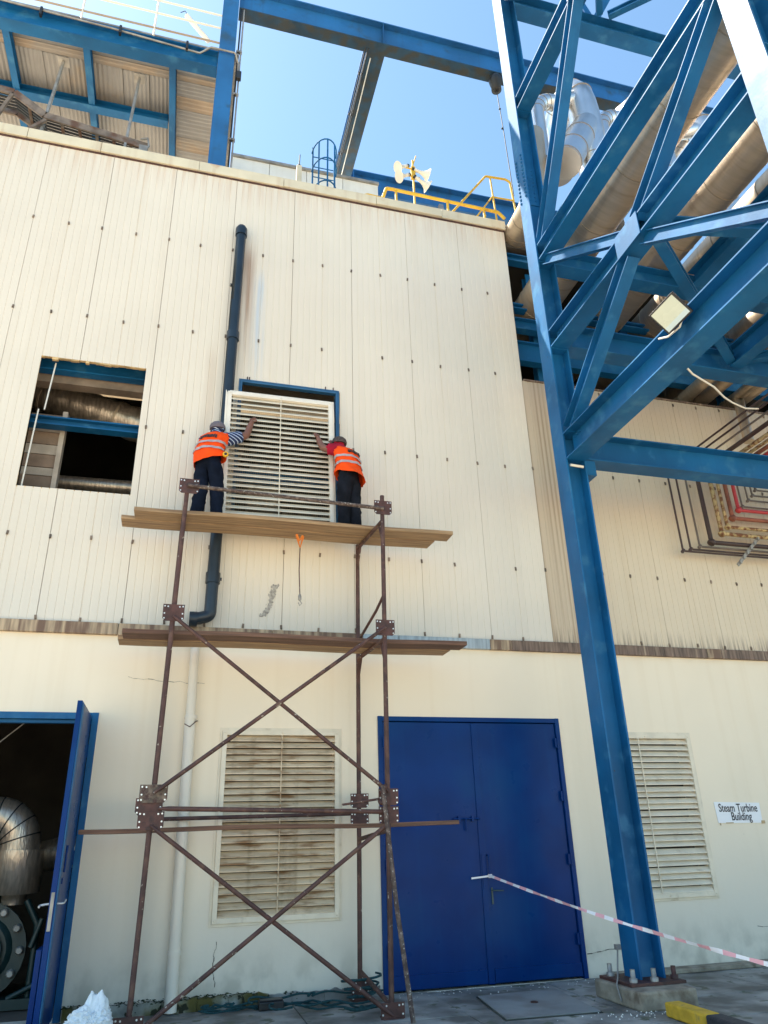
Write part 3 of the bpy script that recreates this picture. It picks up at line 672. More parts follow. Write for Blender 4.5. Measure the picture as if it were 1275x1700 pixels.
for z in (15.9, 15.3): MB().lathe((5.64, .45, z), (0, 0, 1), [(0, .012), (.02, .028), (.05, .012)], 8).build('bead', cable_m, hw)
for k, x in enumerate((.07, .12)):
    w_ = top('column_conduit', ('pale' if k else 'dark')+' conduit clipped along the right side of the roof frame column', 'conduit', (x, .3, 12), group='conduits on the roof frame column')
    MB().tube([(x, .34, 12.0), (x+.01, .34, 16.9)], .016, 6).build('conduit', cable_m if k == 0 else steel_grey, w_)
    for z in (13.2, 14.4, 15.6): MB().box(x-.03, x+.03, .31, .37, z-.02, z+.02).build('clamp', steel_grey, w_)
jb = top('junction_box', 'small dark junction box on the roof column conduit', 'box', (.12, .3, 14.9))
MB().box(.08, .17, .24, .32, 14.75, 14.95).build('box', cable_m, jb, bevel=.01)

# ---- white enclosure behind
en = top('roof_enclosure', 'low white panelled enclosure on the roof behind the coping', 'enclosure', (2, 3.3, 12))
for k in range(4):
    x0 = .15+.86*k
    MB().box(x0+.006, x0+.854, 3.0, 3.06, 11.99, 15.86).build('panel', white_paint, en)
MB().box(.13, 3.6, 2.95, 3.3, 15.865, 15.93).build('cap', steel_grey, en)
MB().box(.16, 3.55, 3.07, 6, 11.99, 15.8).build('enclosure_body', white_paint, en)
vp_ = top('vent_post', 'cream square vent post with a black spike in front of the white enclosure', 'vent post', (1.5, 1.2, 12))
MB().box(1.40, 1.50, 1.2, 1.3, 11.99, 13.93).build('post', cop_m, vp_, bevel=.004)
MB().tube([(1.45, 1.25, 13.93), (1.46, 1.25, 14.27)], .012, 6).lathe((1.45, 1.25, 13.93), (0, 0, 1), [(0, .03), (.05, .03)], 8).build('spike', cable_m, vp_)
cg = top('caged_ladder', 'blue caged roof ladder rising behind the coping', 'ladder', (1.9, 1.2, 12))
for x in (1.68, 2.12): MB().bar((x, 1.0, 11.99), (x, 1.0, 14.22), .03, .05).build('rail', blue, cg)
for k in range(8): MB().tube([(1.70, 1.0, 12.1+.27*k), (2.10, 1.0, 12.1+.27*k)], .011, 6).build('rung', blue, cg)
for z in (12.95, 13.55, 14.05):
    MB().tube([(1.90+.24*math.cos(t), .98-.40*math.sin(t), z) for t in [math.pi*k/12 for k in range(13)]], .014, 6).build('hoop', blue, cg)
for t in (.28, .5, .72):
    a = math.pi*t; MB().bar((1.9+.24*math.cos(a), .98-.40*math.sin(a), 12.3), (1.9+.24*math.cos(a), .98-.40*math.sin(a), 14.05), .03, .012).build('cage_strip', blue, cg)
# ---- horn loudspeakers
hp = top('loudspeaker_mast', 'yellow mast on the roof carrying four cream horn loudspeakers', 'loudspeaker', (3.63, .55, 12))
MB().tube([(3.66, .7, 11.99), (3.66, .7, 14.1)], .022, 8).tube([(3.66, .7, 13.95), (3.74, .7, 14.25)], .012, 6).tube([(3.44, .7, 13.86), (3.72, .7, 13.86)], .016, 6).tube([(3.44, .7, 13.66), (3.8, .7, 13.66)], .014, 6).box(3.62, 3.70, .66, .74, 13.6, 13.9).build('mast', yellow, hp)
def horn(p, ax, s=1.0):
    MB().lathe(p, ax, [(-.10*s, .02), (-.10*s, .035), (-.02*s, .035), (0, .03), (.08*s, .05), (.14*s, .085), (.18*s, .125*s), (.185*s, .13*s)], 20).build('horn', horn_m, hp)
    d = Vector(ax).normalized(); MB().lathe(Vector(p)-d*.14*s, ax, [(0, .03), (.03, .042), (.06, .03)], 10).build('driver', cable_m, hp)
HS = 1.15
horn((3.47, .68, 13.86), (-.78, -.15, -.55), .95); horn((3.49, .68, 13.62), (-.78, -.15, -.55), .95)
horn((3.78, .68, 13.80), (.8, .1, -.1), 1.1); horn((3.79, .68, 13.56), (.8, .2, -.3), 1.1)

# ---- yellow railings
yr = top('yellow_edge_rail', 'low yellow pipe rail along the roof edge', 'railing', (4, .35, 12))
MB().tube(path([(2.42, .35, 12.42), (2.62, .35, 12.52), (2.90, .35, 12.50), (2.98, .35, 12.78), (3.1, .35, 12.79), (5.25, .35, 12.74), (5.38, .35, 12.60)], .04, 4), .032, 10).build('rail', yellow, yr)
for x in (2.72, 3.17, 4.20, 4.95): MB().tube([(x, .35, 12.0), (x, .35, 12.76 if x > 3 else 12.5)], .026, 8).build('post', yellow, yr)
ys_ = top('yellow_stair_rail', 'yellow stair handrail rising behind the roof edge by the right column', 'railing', (5, .9, 12))
MB().tube(path([(4.30, .8, 12.0), (4.30, .8, 12.75), (4.42, .8, 12.92), (5.30, .8, 14.22), (5.75, .8, 14.25), (5.85, .8, 14.2), (5.9, .8, 13.4)], .06, 4), .024, 8).build('rail', yellow, ys_)
MB().tube([(4.62, .8, 12.4), (5.4, .8, 13.66), (5.9, .8, 13.68)], .018, 8).build('mid_rail', yellow, ys_)
MB().tube([(5.4, .8, 14.2), (5.45, .8, 12.9)], .02, 8).build('post', yellow, ys_)
MB().tube([(4.5, .8, 12.0), (5.2, .8, 13.1)], .022, 8).tube([(4.75, .8, 12.0), (5.2, .8, 12.7)], .022, 8).tube(path([(4.9, .8, 12.6), (4.85, .8, 12.2), (5.05, .8, 12.2), (5.2, .8, 12.5)], .08, 4), .022, 8).build('stringer', yellow, ys_)
MB().box(5.25, 6.4, .75, 1.6, 12.86, 12.9).build('landing', steel_grey, ys_)

# ================================================================== PLATFORM (upper left)
pf = top('roof_platform', 'blue steel platform with corrugated underside overhanging the roof at upper left', 'platform', (-2, 1, 12))
MB().hbeam((-6.5, .42, 15.22), (-.29, .42, 15.22), .44, .24).build('edge_beam', blue, pf)
MB().hbeam((-6.5, 1.82, 15.12), (-1.18, 1.82, 15.12), .20, .18).build('cross_beam', blue, pf)
MB().hbeam((-6.5, 3.7, 15.12), (-.2, 3.7, 15.12), .24, .18).build('cross_beam', blue, pf)
for x in (-5.4, -4.0, -2.63, -1.10): MB().hbeam((x, .55, 15.14), (x, 3.58, 15.14), .20, .12).build('joist', blue, pf)
def sheet(x0, x1, y0, y1, z, along='y', mt=sheet_m, pitch=.076):
    mb = MB(); amp = .016
    if along == 'y':
        n = int((x1-x0)/pitch)*2; xs_ = [x0+(x1-x0)*k/n for k in range(n+1)]
        for k in range(n):
            a = amp if k % 2 else 0; b = 0 if k % 2 else amp
            mb.add([(xs_[k], y0, z+a), (xs_[k+1], y0, z+b), (xs_[k+1], y1, z+b), (xs_[k], y1, z+a)], [(0, 3, 2, 1)])
    else:
        n = int((y1-y0)/pitch)*2; y_ = [y0+(y1-y0)*k/n for k in range(n+1)]
        for k in range(n):
            a = amp if k % 2 else 0; b = 0 if k % 2 else amp
            mb.add([(x0, y_[k], z+a), (x1, y_[k], z+a), (x1, y_[k+1], z+b), (x0, y_[k+1], z+b)], [(0, 3, 2, 1)])
    return mb.build('underside_sheet', mt, pf, fix=False)
jo = [-6.4, -5.46, -4.06, -2.69, -1.16]
for k in range(4):
    a, b = jo[k]+.12, jo[k+1]-.0
    w = (b-a)
    sheet(a, b, .55, .80, 15.272, 'x'); sheet(a, b, .81, .98, 15.27, 'x', sheet_b)
    sheet(a, a+w*.37, .99, 1.9, 15.268); sheet(a+w*.38, a+w*.72, .99, 1.9, 15.262, 'y', sheet_b if k == 1 else sheet_m); sheet(a+w*.73, b, .99, 1.9, 15.268)
    sheet(a, a+w*.5, 1.92, 3.55, 15.270); sheet(a+w*.51, b, 1.92, 3.55, 15.266)
y0 = .55
for k, hgt in enumerate((.28, .12, .34, .3, .36, .3, .34, .3, .34, .3)):
    sheet(-1.03, -.0 if k > 1 else -.3, y0+.004, y0+hgt-.004, 15.26+.004*(k % 2), 'x', sheet_b if k in (1, 3, 6) else sheet_m); y0 += hgt
MB().box(-6.5, .1, .3, 3.9, 15.46, 15.50).build('deck_plate', steel_grey, pf)
# rail on the platform
for z in (16.5, 16.12, 15.68):
    MB().tube([(-6.5, .3, z), (-.28, .3, z)], .020 if z > 15.7 else .02, 8).build('handrail', horn_m if z > 16 else sheet_b, pf)
for x in (-5.3, -4.02, -2.75, -1.48): MB().tube([(x, .3, 15.45), (x, .3, 16.5)], .018, 8).build('baluster', horn_m, pf)
cn = top('edge_conduit', 'grey conduit clipped along the platform edge beam and bent round the column', 'conduit', (-2, .2, 15))
MB().tube(path([(-6.5, .27, 15.50), (-2.2, .27, 15.34), (-.62, .27, 15.22), (-.42, .2, 15.36), (.03, .2, 15.36), (.10, .3, 15.2), (.10, .3, 14.9)], .05, 3), .02, 8).build('conduit', steel_grey, cn)
for x in (-3.4, -2.05, -.86): MB().box(x-.02, x+.02, .22, .30, 15.22, 15.42).build('clamp', cable_m, cn)
lp = top('tube_lamp', 'slim pale tube lamp on an angled arm above the platform rail', 'lamp', (-.7, .5, 16))
MB().tube([(-.96, .5, 16.55), (-.5, .5, 15.95)], .05, 10).build('tube', horn_m, lp)
MB().tube([(-1.08, .5, 16.60), (-1.0, .5, 16.68), (-.93, .5, 16.55)], .008, 6).build('bracket', cable_m, lp)

# ---- cable tray
ct = top('cable_tray', 'rusty cable ladder tray hung above the coping at left', 'cable tray', (-2.5, .7, 13))
def tray(p, q, w=.42):
    p, q = Vector(p), Vector(q)
    for s in (0, w): MB().bar(p+Vector((0, s, 0)), q+Vector((0, s, 0)), .03, .14).build('side_rail', tray_m, ct)
    n = int((q-p).length/.28)
    for k in range(1, n): 
        c = p.lerp(q, k/n); MB().bar(c+Vector((0, .02, -.04)), c+Vector((0, w-.02, -.04)), .05, .03).build('rung', tray_m, ct)
    d = (q-p).normalized()
    cabs = MB()
    for k in range(5): cabs.tube([p+Vector((0, .07+.065*k, -.005)), q+Vector((0, .07+.065*k, -.005))], .022, 6)
    cabs.build('cables', cable_m, ct)
tray((-3.05, .55, 13.12), (-1.33, .55, 12.86)); tray((-3.6, .55, 13.52), (-3.05, .55, 13.12)); tray((-4.7, .55, 13.62), (-3.6, .55, 13.52))
for x in (-3.05, -1.70):
    MB().bar((x, .52, 12.55), (x, .9, 15.0), .06, .04, up=(1, 0, 0)).box(x-.10, x+.10, .8, 1.0, 14.99, 15.01).build('hanger', steel_grey, ct)
MB().bar((-3.6, .5, 12.2), (-3.0, .5, 12.95), .05, .05).bar((-3.9, .5, 12.2), (-3.6, .5, 13.4), .05, .05).build('raking_strut', tray_m, ct)
MB().tube([(-1.45, .5, 12.95), (-1.34, .5, 13.0), (-1.30, .48, 12.8), (-1.42, .48, 12.62)], .02, 6).box(-1.46, -1.32, .46, .54, 12.60, 12.78).build('loose_end', steel_grey, ct)

# ================================================================== PIPE RACK
rk = top('pipe_rack', 'tall blue steel pipe rack with X bracing in front of the building', 'steel rack', (5, -1.3, 0))
XA, XB = 4.84, 5.14; XC = 4.99
def column(y):
    mb = MB()
    mb.box(XA, XA+.022, y-.15, y+.15, .20, 17.2).box(XB-.022, XB, y-.15, y+.15, .20, 17.2).box(XA+.022, XB-.022, y-.007, y+.007, .20, 17.2)
    return mb.build('column', blue, rk)
YA, YC = -1.34, -5.80
column(YA); column(YC)
for x in (11.3,):
    for y in (YA, YC): MB().hbeam((x, y, .2), (x, y, 17.2), .3, .3, up=(1, 0, 0)).build('column', blue, rk)
# column cap plates / stiffeners
for y in (YA, YC):
    for z in (6.30, 6.68, 8.13, 8.43, 9.77, 10.08, 13.2, 13.5):
        MB().box(XA+.023, XB-.023, y-.148, y-.008, z-.008, z+.008).box(XA+.023, XB-.023, y+.008, y+.148, z-.008, z+.008).build('stiffener', blue, rk)
def gusset(c, sx, sz, y, th=.014):
    MB().box(c[0]-sx, c[0]+sx, y-th/2, y+th/2, c[1]-sz, c[1]+sz).build('gusset_plate', blue, rk)
ya, yc = YA-.155, YC+.155
def lb(z, h, w=.26): MB().hbeam((XC, ya, z), (XC, yc, z), h, w, tf=.018).build('beam', blue, rk)
lb(6.47, .40, .30); lb(8.28, .30, .28); lb(9.94, .30, .26); lb(13.35, .30, .26); lb(16.5, .3, .26)
YM = (ya+yc)/2
def brace(p, q, h=.20, w=.17, kind='h', dx=-.04):
    p = Vector((XC+dx, p[0], p[1])); q = Vector((XC+dx, q[0], q[1]))
    mb = MB()
    if kind == 'h': mb.hbeam(p, q, h, w, up=(0, 0, 1), tf=.012, tw=.010)
    else: mb.tee(p, q, h, w, up=(-1, 0, 0), t=.012)
    return mb.build('brace', blue, rk)
G = .18
# X bracing, each diagonal in two halves meeting at the middle beam
zc = 8.28
brace((ya-.05, 6.72), (YM+.14, zc-.16)); brace((YM-.14, zc+.16), (yc+.05, 9.76))
brace((ya-.05, 9.76), (YM+.16, zc+.16), .16, .10); brace((YM-.16, zc-.16), (yc+.05, 6.72), .16, .10)
zc2 = 13.35
brace((ya-.05, 10.12), (YM+.14, zc2-.16)); brace((YM-.14, zc2+.16), (yc+.05, 16.3))
brace((ya-.05, 16.3), (YM+.16, zc2+.16), .16, .10); brace((YM-.16, zc2-.16), (yc+.05, 10.12), .16, .10)
def gpl(y, z, hy, hz):
    MB().box(XC-.007, XC+.007, y-hy, y+hy, z-hz, z+hz).build('gusset_plate', blue, rk)
MB().box(XA-.004, XA+.010, YM-.24, YM+.24, zc-.17, zc+.17).build('node_plate', blue, rk)
MB().box(XA-.004, XA+.010, YM-.22, YM+.22, zc2-.17, zc2+.17).build('node_plate', blue, rk)
# bolt clusters
def bolts(pts, ax, parent=rk, r=.016, name='bolt_row', mt=None):
    mb = MB()
    for p in pts: mb.lathe(p, ax, [(0, r), (.012, r), (.022, r*.5)], 6)
    return mb.build(name, mt or blue, parent, kind='stuff')
bolts([(XA, YA+s*.09, 11.2+.085*k) for k in range(12) for s in (-1, 1)], (-1, 0, 0), r=.022)
bolts([(XC-.0+.05*s, YA-.01, 11.2+.085*k) for k in range(9) for s in (-1, 1)], (0, -1, 0), r=.02)
for z in (6.35, 6.6, 8.2, 8.36, 9.86, 10.0): bolts([(XC-.008, ya-.07-.07*k, z) for k in range(3)], (-1, 0, 0), r=.018)
# splice plate on the column
MB().box(XA+.03, XB-.03, YA-.022, YA-.008, 11.1, 11.95).build('splice_plate', blue, rk)
# transverse beams
def xb(y, z, h, x0=XB+.004, x1=11.14, w=.26): MB().hbeam((x0, y, z), (x1, y, z), h, w, tf=.018).build('beam', blue, rk)
xb(YA, 6.52, .42, w=.28); xb(YA, 8.41, .40, w=.28); xb(YA, 9.94, .32); xb(YA, 16.42, .34, w=.3)
xb(YC, 8.41, .40); xb(YC, 9.94, .32); xb(YC, 16.42, .34)
MB().hbeam((8.1, YA-.16, 8.45), (8.1, YC+.16, 8.45), .34, .22).build('beam', blue, rk)
MB().hbeam((7.75, YA-.16, 9.96), (7.75, YC+.16, 9.96), .30, .26).build('beam', blue, rk)
MB().hbeam((XC+.15, YM-.1, 8.40), (8.0, YA-.2, 8.40), .16, .14).build('plan_brace', blue, rk)
MB().hbeam((8.2, YA-.2, 8.40), (11.1, YM, 8.40), .14, .12).build('plan_brace', blue, rk)
MB().hbeam((XC+.15, YM, 8.55), (11.1, YM-.9, 8.75), .16, .16).build('plan_brace', blue, rk)
MB().hbeam((XB, YM-.9, 16.6), (7.0, YA-.2, 16.6), .14, .12).build('plan_brace', blue, rk)
MB().hbeam((7.2, YA-.2, 16.6), (9.4, YM, 16.6), .14, .12).build('plan_brace', blue, rk)
MB().hbeam((7.0, YA, 16.62), (7.9, YA, 18.5), .16, .14, up=(0, 1, 0)).hbeam((6.9, YA, 16.62), (6.2, YA, 18.5), .14, .14, up=(0, 1, 0)).build('upper_brace', blue, rk)
# connection stub below the lower beam
MB().box(XB+.004, XB+.16, YA-.12, YA-.10, 6.1, 6.30).box(XB+.004, XB+.16, YA-.12, YA+.12, 6.08, 6.098).build('bracket', blue, rk)
MB().tube([(XA+.05, YA-.16, 6.18), (XB-.06, YA-.16, 6.17)], .02, 6).build('rag', horn_m, rk)
# beams inside the annex, at the wall plane
an = top('annex_steelwork', 'dark blue steel beams inside the open bay beyond the cladding corner', 'steelwork', (8, .3, 9))
for z, h in ((11.42, .16), (10.28, .12), (9.9, .24), (9.3, .42)): MB().hbeam((5.2, .2, z), (13.7, .2, z), h, .16).build('beam', blue, an)
for x in (5.75, 7.6, 9.6, 11.6): MB().hbeam((x, .45, 8.7), (x, .45, 11.3), .16, .16).build('post', blue, an)
for x in (6.5, 9.0): MB().hbeam((x, .5, 11.3), (x, 6.5, 11.3), .3, .2).build('rafter', blue, an)
# footing
ft = top('column_footing', 'rough concrete footing block with steel base plate and anchor bolts under the blue column', 'footing', (4.95, -1.45, 0))
MB().box(4.56, 5.20, -1.90, -1.02, 0.002, .17).build('concrete_block', foundation, ft, bevel=.02)
MB().box(4.62, 5.26, -1.66, -1.04, .1705, .199).build('base_plate', rust_plate, ft, bevel=.003)
for x, y in ((4.70, -1.58), (4.93, -1.60), (5.2, -1.55), (4.70, -1.14), (5.2, -1.14), (5.2, -1.3)):
    MB().lathe((x, y, .1995), (0, 0, 1), [(0, .042), (.035, .042), (.036, .026), (.115, .026)], 6).build('anchor_bolt', steel_grey if x < 5 else rust_plate, ft)
cgd = top('hanging_strap_end', 'old grey strap draped over the side of the column footing', 'strap', (4.6, -1.6, .2))
MB().tube([(4.81, -1.17, .46), (4.77, -1.19, .3), (4.66, -1.35, .215), (4.55, -1.5, .18), (4.545, -1.56, .05)], .009, 6).box(4.78, 4.835, -1.2, -1.15, .44, .49).build('strap', steel_grey, cgd)

# ================================================================== LARGE PIPES
def big_pipe(x, z, r, y0, y1, label, mt=pipe_m, seams_=6, x1=None):
    t = top('insulated_pipe', label, 'pipe', (x, y0, z), group='large insulated pipes on the rack')
    n = 130; x1 = x if x1 is None else x1
    pts = [Vector((x+(x1-x)*k/n, y0+(y1-y0)*k/n, z)) for k in range(n+1)]
    MB().tube(pts, [r+random.uniform(-.0025, .0025) for k in range(n+1)], 32).build('jacket', mt, t)
    L_ = abs(y1-y0); k = 0.55
    while k < L_:
        yy_ = y0+(y1-y0)*k/L_; xx = x+(x1-x)*k/L_
        MB().tube([(xx, yy_-.008, z), (xx, yy_+.008, z)], r+.007, 32).build('seam_band', seam_m, t); k += 1.05
    return t
big_pipe(5.74, 10.47, .36, 6, -12, 'large pale insulated pipe nearest the left column, lowest end behind the brace node')
big_pipe(7.22, 10.44, .31, 6, -12, 'brown insulated pipe second from the left on the rack')
big_pipe(8.24, 10.50, .37, 6, -12, 'wide brown insulated pipe third from the left on the rack')
big_pipe(9.25, 10.46, .33, 6, -12, 'shaded brown insulated pipe fourth from the left on the rack')
big_pipe(10.2, 10.46, .33, 6, -12, 'shaded brown insulated pipe furthest right on the rack')
for x, r, lb_ in ((8.58, .12, 'left slim insulated pipe entering the bay above the right wall'), (8.95, .13, 'middle slim insulated pipe entering the bay above the right wall'), (9.66, .16, 'right slim insulated pipe entering the bay above the right wall')):
    big_pipe(x, 8.78+r, r, 4, -2.6, lb_)
dn = top('drop_duct', 'short square brown duct dropping onto the right wall top', 'duct', (9.4, -.3, 8))
MB().tube(path([(9.3, -.2, 7.8), (9.3, -.2, 8.72), (9.3, -2.4, 8.72)], .05, 3), .09, 12).build('duct', pipe_m, dn)
# stub pipe by the coping corner
ep = top('roof_elbow_pipe', 'pale ribbed pipe leaving the roof corner behind the tall column', 'pipe', (5.4, .2, 11.8))
pts = path([(5.42, 2.0, 11.90), (5.42, -.75, 11.90), (5.50, -.75, 13.2), (5.52, -.75, 13.6)], .28, 8)
MB().tube(pts, .25, 24).build('jacket', pipe_m, ep)
for k in range(5): MB().tube([(5.42, .9-.3*k, 11.90), (5.42, .88-.3*k, 11.90)], .256, 24).build('seam_band', seam_m, ep)

def silver_duct(dx, label):
    t = top('silver_exhaust_duct', label, 'duct', (6.9+dx, -.5, 12), group='silver exhaust ducts above the rack')
    o = Vector((dx, 0, 0))
    u = [Vector((5.70, -.75, 13.0)), Vector((5.72, -.75, 14.1))]+[Vector((6.12-.40*math.cos(a), -.75, 14.3+.42*math.sin(a))) for a in [k*math.pi/18 for k in range(10)]]
    u += [Vector((6.75, -.75, 15.05))]
    MB().tube([p+o for p in u], .15, 20).build('inlet_elbow', alu, t)
    for k in (3, 5, 7, 9, 11): MB().tube([u[k]+o, u[k]+o+(u[k]-u[k-1]).normalized()*.012], .155, 20).build('seam_band', seam_m, t)
    w = [Vector((6.92, -.62, 11.8)), Vector((6.86, -.68, 14.35)), Vector((6.80, -.72, 14.9)), Vector((6.77, -.72, 15.12)), Vector((6.73, -.62, 15.34)), Vector((6.70, -.38, 15.42)), Vector((6.70, -.1, 15.40)), Vector((6.70, .15, 15.22)), Vector((6.7, .25, 14.9)), Vector((6.7, .25, 14.0))]
    MB().tube([p+o for p in w], [.31, .31, .29, .28, .28, .28, .28, .28, .28, .28], 28).build('riser', alu, t)
    for z, x in ((12.6, 6.90), (13.4, 6.885), (14.36, 6.86)): MB().tube([Vector((x, -.655, z))+o, Vector((x, -.655, z+.015))+o], .318, 28).build('seam_band', seam_m, t)
    for k in (2, 3, 4, 5, 6): MB().tube([w[k]+o, w[k]+o+(w[k+1]-w[k-1]).normalized()*.014], .288, 28).build('seam_band', seam_m, t)
    # slanting relief hood on the left of the riser
    for q in (.3, .65, .97):
        a_ = Vector((6.78, -.74, 14.25)).lerp(Vector((5.98, -1.0, 12.75)), q)+o; d_ = Vector((-.80, -.26, -1.5)).normalized()*.016
        MB().tube([a_, a_+d_], .278+.03*q, 26).build('seam_band', seam_m, t)
    hd = MB(); hd.tube([Vector((6.78, -.74, 14.25))+o, Vector((5.98, -1.0, 12.75))+o], [.27, .30], 26).build('hood', alu, t)
    return t
silver_duct(0, 'bright silver exhaust duct with elbow and hood nearest the left column')
silver_duct(1.42, 'middle bright silver exhaust duct behind the long pipe')
silver_duct(2.84, 'right bright silver exhaust duct partly behind the lower brace')

# ---- flood light
fl = top('flood_light', 'square flood light with pale yellow glass tilted on the blue beam', 'flood light', (5.0, -3.9, 6.7))
c = Vector((4.69, -4.16, 6.60)); nrm = Vector((-.62, -.45, -.62)).normalized()
u1 = Vector((0, -1, .0)); u1 = (u1-nrm*u1.dot(nrm)).normalized(); v1 = nrm.cross(u1).normalized()
if v1.z < 0: v1 = -v1
def fbox(a0, a1, b0, b1, t0, t1):
    vs = [c+u1*a+v1*b+nrm*t for a in (a0, a1) for b in (b0, b1) for t in (t0, t1)]
    return MB().add(vs, [(0, 1, 3, 2), (4, 6, 7, 5), (0, 4, 5, 1), (2, 3, 7, 6), (0, 2, 6, 4), (1, 5, 7, 3)])
fbox(-.165, .165, -.15, .15, -.06, 0).build('housing', plastic_black, fl, bevel=.006)
fbox(-.145, .145, -.13, .13, .001, .006).build('glass', glass_m, fl)
fbox(-.145, .145, -.13, -.075, .0065, .008).build('lower_glass', glass_b, fl)
MB().tube([(4.83, -3.75, 6.60), (4.81, -3.92, 6.50), (4.81, -4.12, 6.48), (4.80, -4.22, 6.56)], .012, 6).box(4.76, 4.99, -4.05, -3.95, 6.674, 6.70).build('bracket', horn_m, fl)
cwire = top('flood_light_cable', 'pale cable sagging from the beam towards the conduits', 'cable', (6, -3, 7))
MB().tube([(4.95, -3.84, 6.29), (5.4, -3.5, 6.39), (5.99, -3.15, 6.53), (6.4, -2.85, 6.63), (6.74, -2.61, 6.75), (7.2, -2.35, 6.88), (7.64, -2.16, 7.05)], .012, 6).build('cable', horn_m, cwire)

# ---- nested conduits on the right
cd = [(7.47, 5.61, .016, cond_dark), (7.62, 5.65, .016, cond_dark), (7.80, 5.71, .016, cond_grey), (8.04, 5.80, .036, cond_dark), (8.28, 5.97, .034, flaky), (8.42, 6.10, .028, flaky), (8.56, 6.27, .034, rust_red), (8.72, 6.43, .030, red_pipe), (8.81, 6.50, .015, cond_grey), (8.96, 6.63, .015, cond_grey), (9.07, 6.73, .015, cond_grey), (9.16, 6.84, .015, cond_grey), (9.26, 6.94, .015, cond_grey)]
labs = ['outermost thin dark conduit bent along the right wall', 'second thin dark conduit from the outside of the nest', 'thin grey conduit beside the thick dark one', 'thick dark brown conduit in the nest', 'flaking yellow pipe, the thicker one', 'flaking yellow pipe, the thinner one', 'rust red pipe next to the bright red one', 'bright red pipe bent along the right wall',
        'thin grey conduit just inside the red pipe', 'second thin grey conduit inside the red pipe', 'third thin grey conduit inside the red pipe', 'fourth thin grey conduit inside the red pipe', 'innermost thin grey conduit of the nest']
for k, (x, z, r, mt) in enumerate(cd):
    t = top('wall_conduit', labs[k], 'pipe', (x, -.2, z), group='nested conduits on the right wall')
    yb_ = -.2
    MB().tube(path([(x, -9, 7.04), (x, yb_, 7.04), (x, yb_, z), (12.6, yb_, z)], .045, 4), r, 10).build('conduit', mt, t)
    for q in ((x, yb_, z),): MB().lathe((q[0]-.0, q[1], q[2]), (.7, 0, .7), [(-.04, r*1.0), (-.03, r*1.7), (.03, r*1.7), (.04, r)], 8).build('elbow', mt, t)
tb = top('conduit_clamp_bar', 'grey slotted clamp bar crossing the lowest four conduits', 'clamp bar', (8.5, -.25, 5.6))
MB().bar((8.40, -.25, 5.42), (8.92, -.25, 5.92), .05, .02, up=(0, 1, 0)).build('bar', steel_grey, tb)
for k in range(6): MB().box(8.43+.09*k, 8.46+.09*k, -.29, -.26, 5.44+.087*k, 5.49+.087*k).build('clamp', steel_grey, tb)

# ================================================================== SCAFFOLD
sc = top('scaffold', 'rusty brown tube scaffold with X braces and perforated joint plates', 'scaffold', (1, -.6, 0))
FL = lambda z: Vector((-.19+.016*z, -1.15, z)); FRp = lambda z: Vector((2.265+.008*z, -1.15, z))
BL = lambda z: Vector((-.21+.014*z, -.20, z)); BR = lambda z: Vector((2.175+.006*z, -.20, z))
for fn, tp in ((FL, 5.5), (FRp, 5.62), (BL, 5.30), (BR, 5.30)):
    MB().tube([fn(0.01), fn(1.9), fn(3.9), fn(tp)], .027, 12).build('post', rust, sc)
    MB().box(fn(0).x-.10, fn(0).x+.10, fn(0).y-.08, fn(0).y+.08, .006, .014).build('base_plate', rust_plate, sc)
def plate(c, w=.23, h=.19, mt=rust_plate, y=-.031, cut=.03):
    c = Vector(c); p = [(-w/2+cut, -h/2), (w/2-cut, -h/2), (w/2, -h/2+cut), (w/2, h/2), (-w/2, h/2), (-w/2, -h/2+cut)]
    o = MB().prism([(c.x+a, c.y+y, c.z+b) for a, b in p], (0, -.007, 0)).build('joint_plate', mt, sc)
    pts = [(c.x+sx*w*.42, c.y+y-.007, c.z+sz) for sx in (-1, 1) for sz in (h*.38, -h*.05, -h*.34)]+[(c.x+sx*w*.27, c.y+y-.007, c.z+h*.36) for sx in (-1, 1)]
    mb = MB()
    for q in pts: mb.lathe(q, (0, -1, 0), [(-.003, .009), (.003, .009)], 8)
    mb.build('rivets', bolt_m, o, kind='stuff'); return o
plate(FL(5.50)+Vector((.02, 0, 0))); plate(FRp(5.44)); plate(FL(3.94)); plate(FRp(3.88))
plate(FL(2.07), .27, .17, mortar_plate, y=-.045); plate(FL(1.95)+Vector((-.03, 0, 0)), .26, .16); plate(FL(1.82), .25, .17, y=-.04)
plate(FRp(2.01), .22, .17); plate(FRp(1.83), .22, .17); plate(BR(2.02), .22, .16); plate(BR(1.82), .22, .14)
plate(FL(.10), .26, .2); plate(FRp(.05), .24, .18, y=-.04); plate(BR(.10), .2, .2)
def tb_(a, b, r=.022, mt=rust, name='brace'):
    a, b = Vector(a), Vector(b); d = (b-a).normalized()
    MB().tube([a, a+d*.03, a+d*.10, b-d*.10, b-d*.03, b], [r*.5, r*.7, r, r, r*.7, r*.5], 10).build(name, mt, sc)
off = Vector((0, -.05, 0)); off2 = Vector((0, -.085, 0))
tb_(FL(3.9)+off, FRp(2.06)+off); tb_(FL(2.07)+off2, FRp(3.88)+off2)
tb_(FL(1.78)+off, FRp(-.02)+off+Vector((0, 0, .05))); tb_(FL(.06)+off2+Vector((.05, 0, 0)), FRp(1.76)+off2)
MB().tube([FL(5.5)+off, FRp(5.42)+off], .024, 10).build('guard_rail', pale_tube, sc)
tb_(FL(1.93)+off+Vector((.06, 0, 0)), FRp(1.86)+off, .024, rust, 'ledger'); tb_(BL(1.86), BR(1.88), .022, rust, 'ledger')
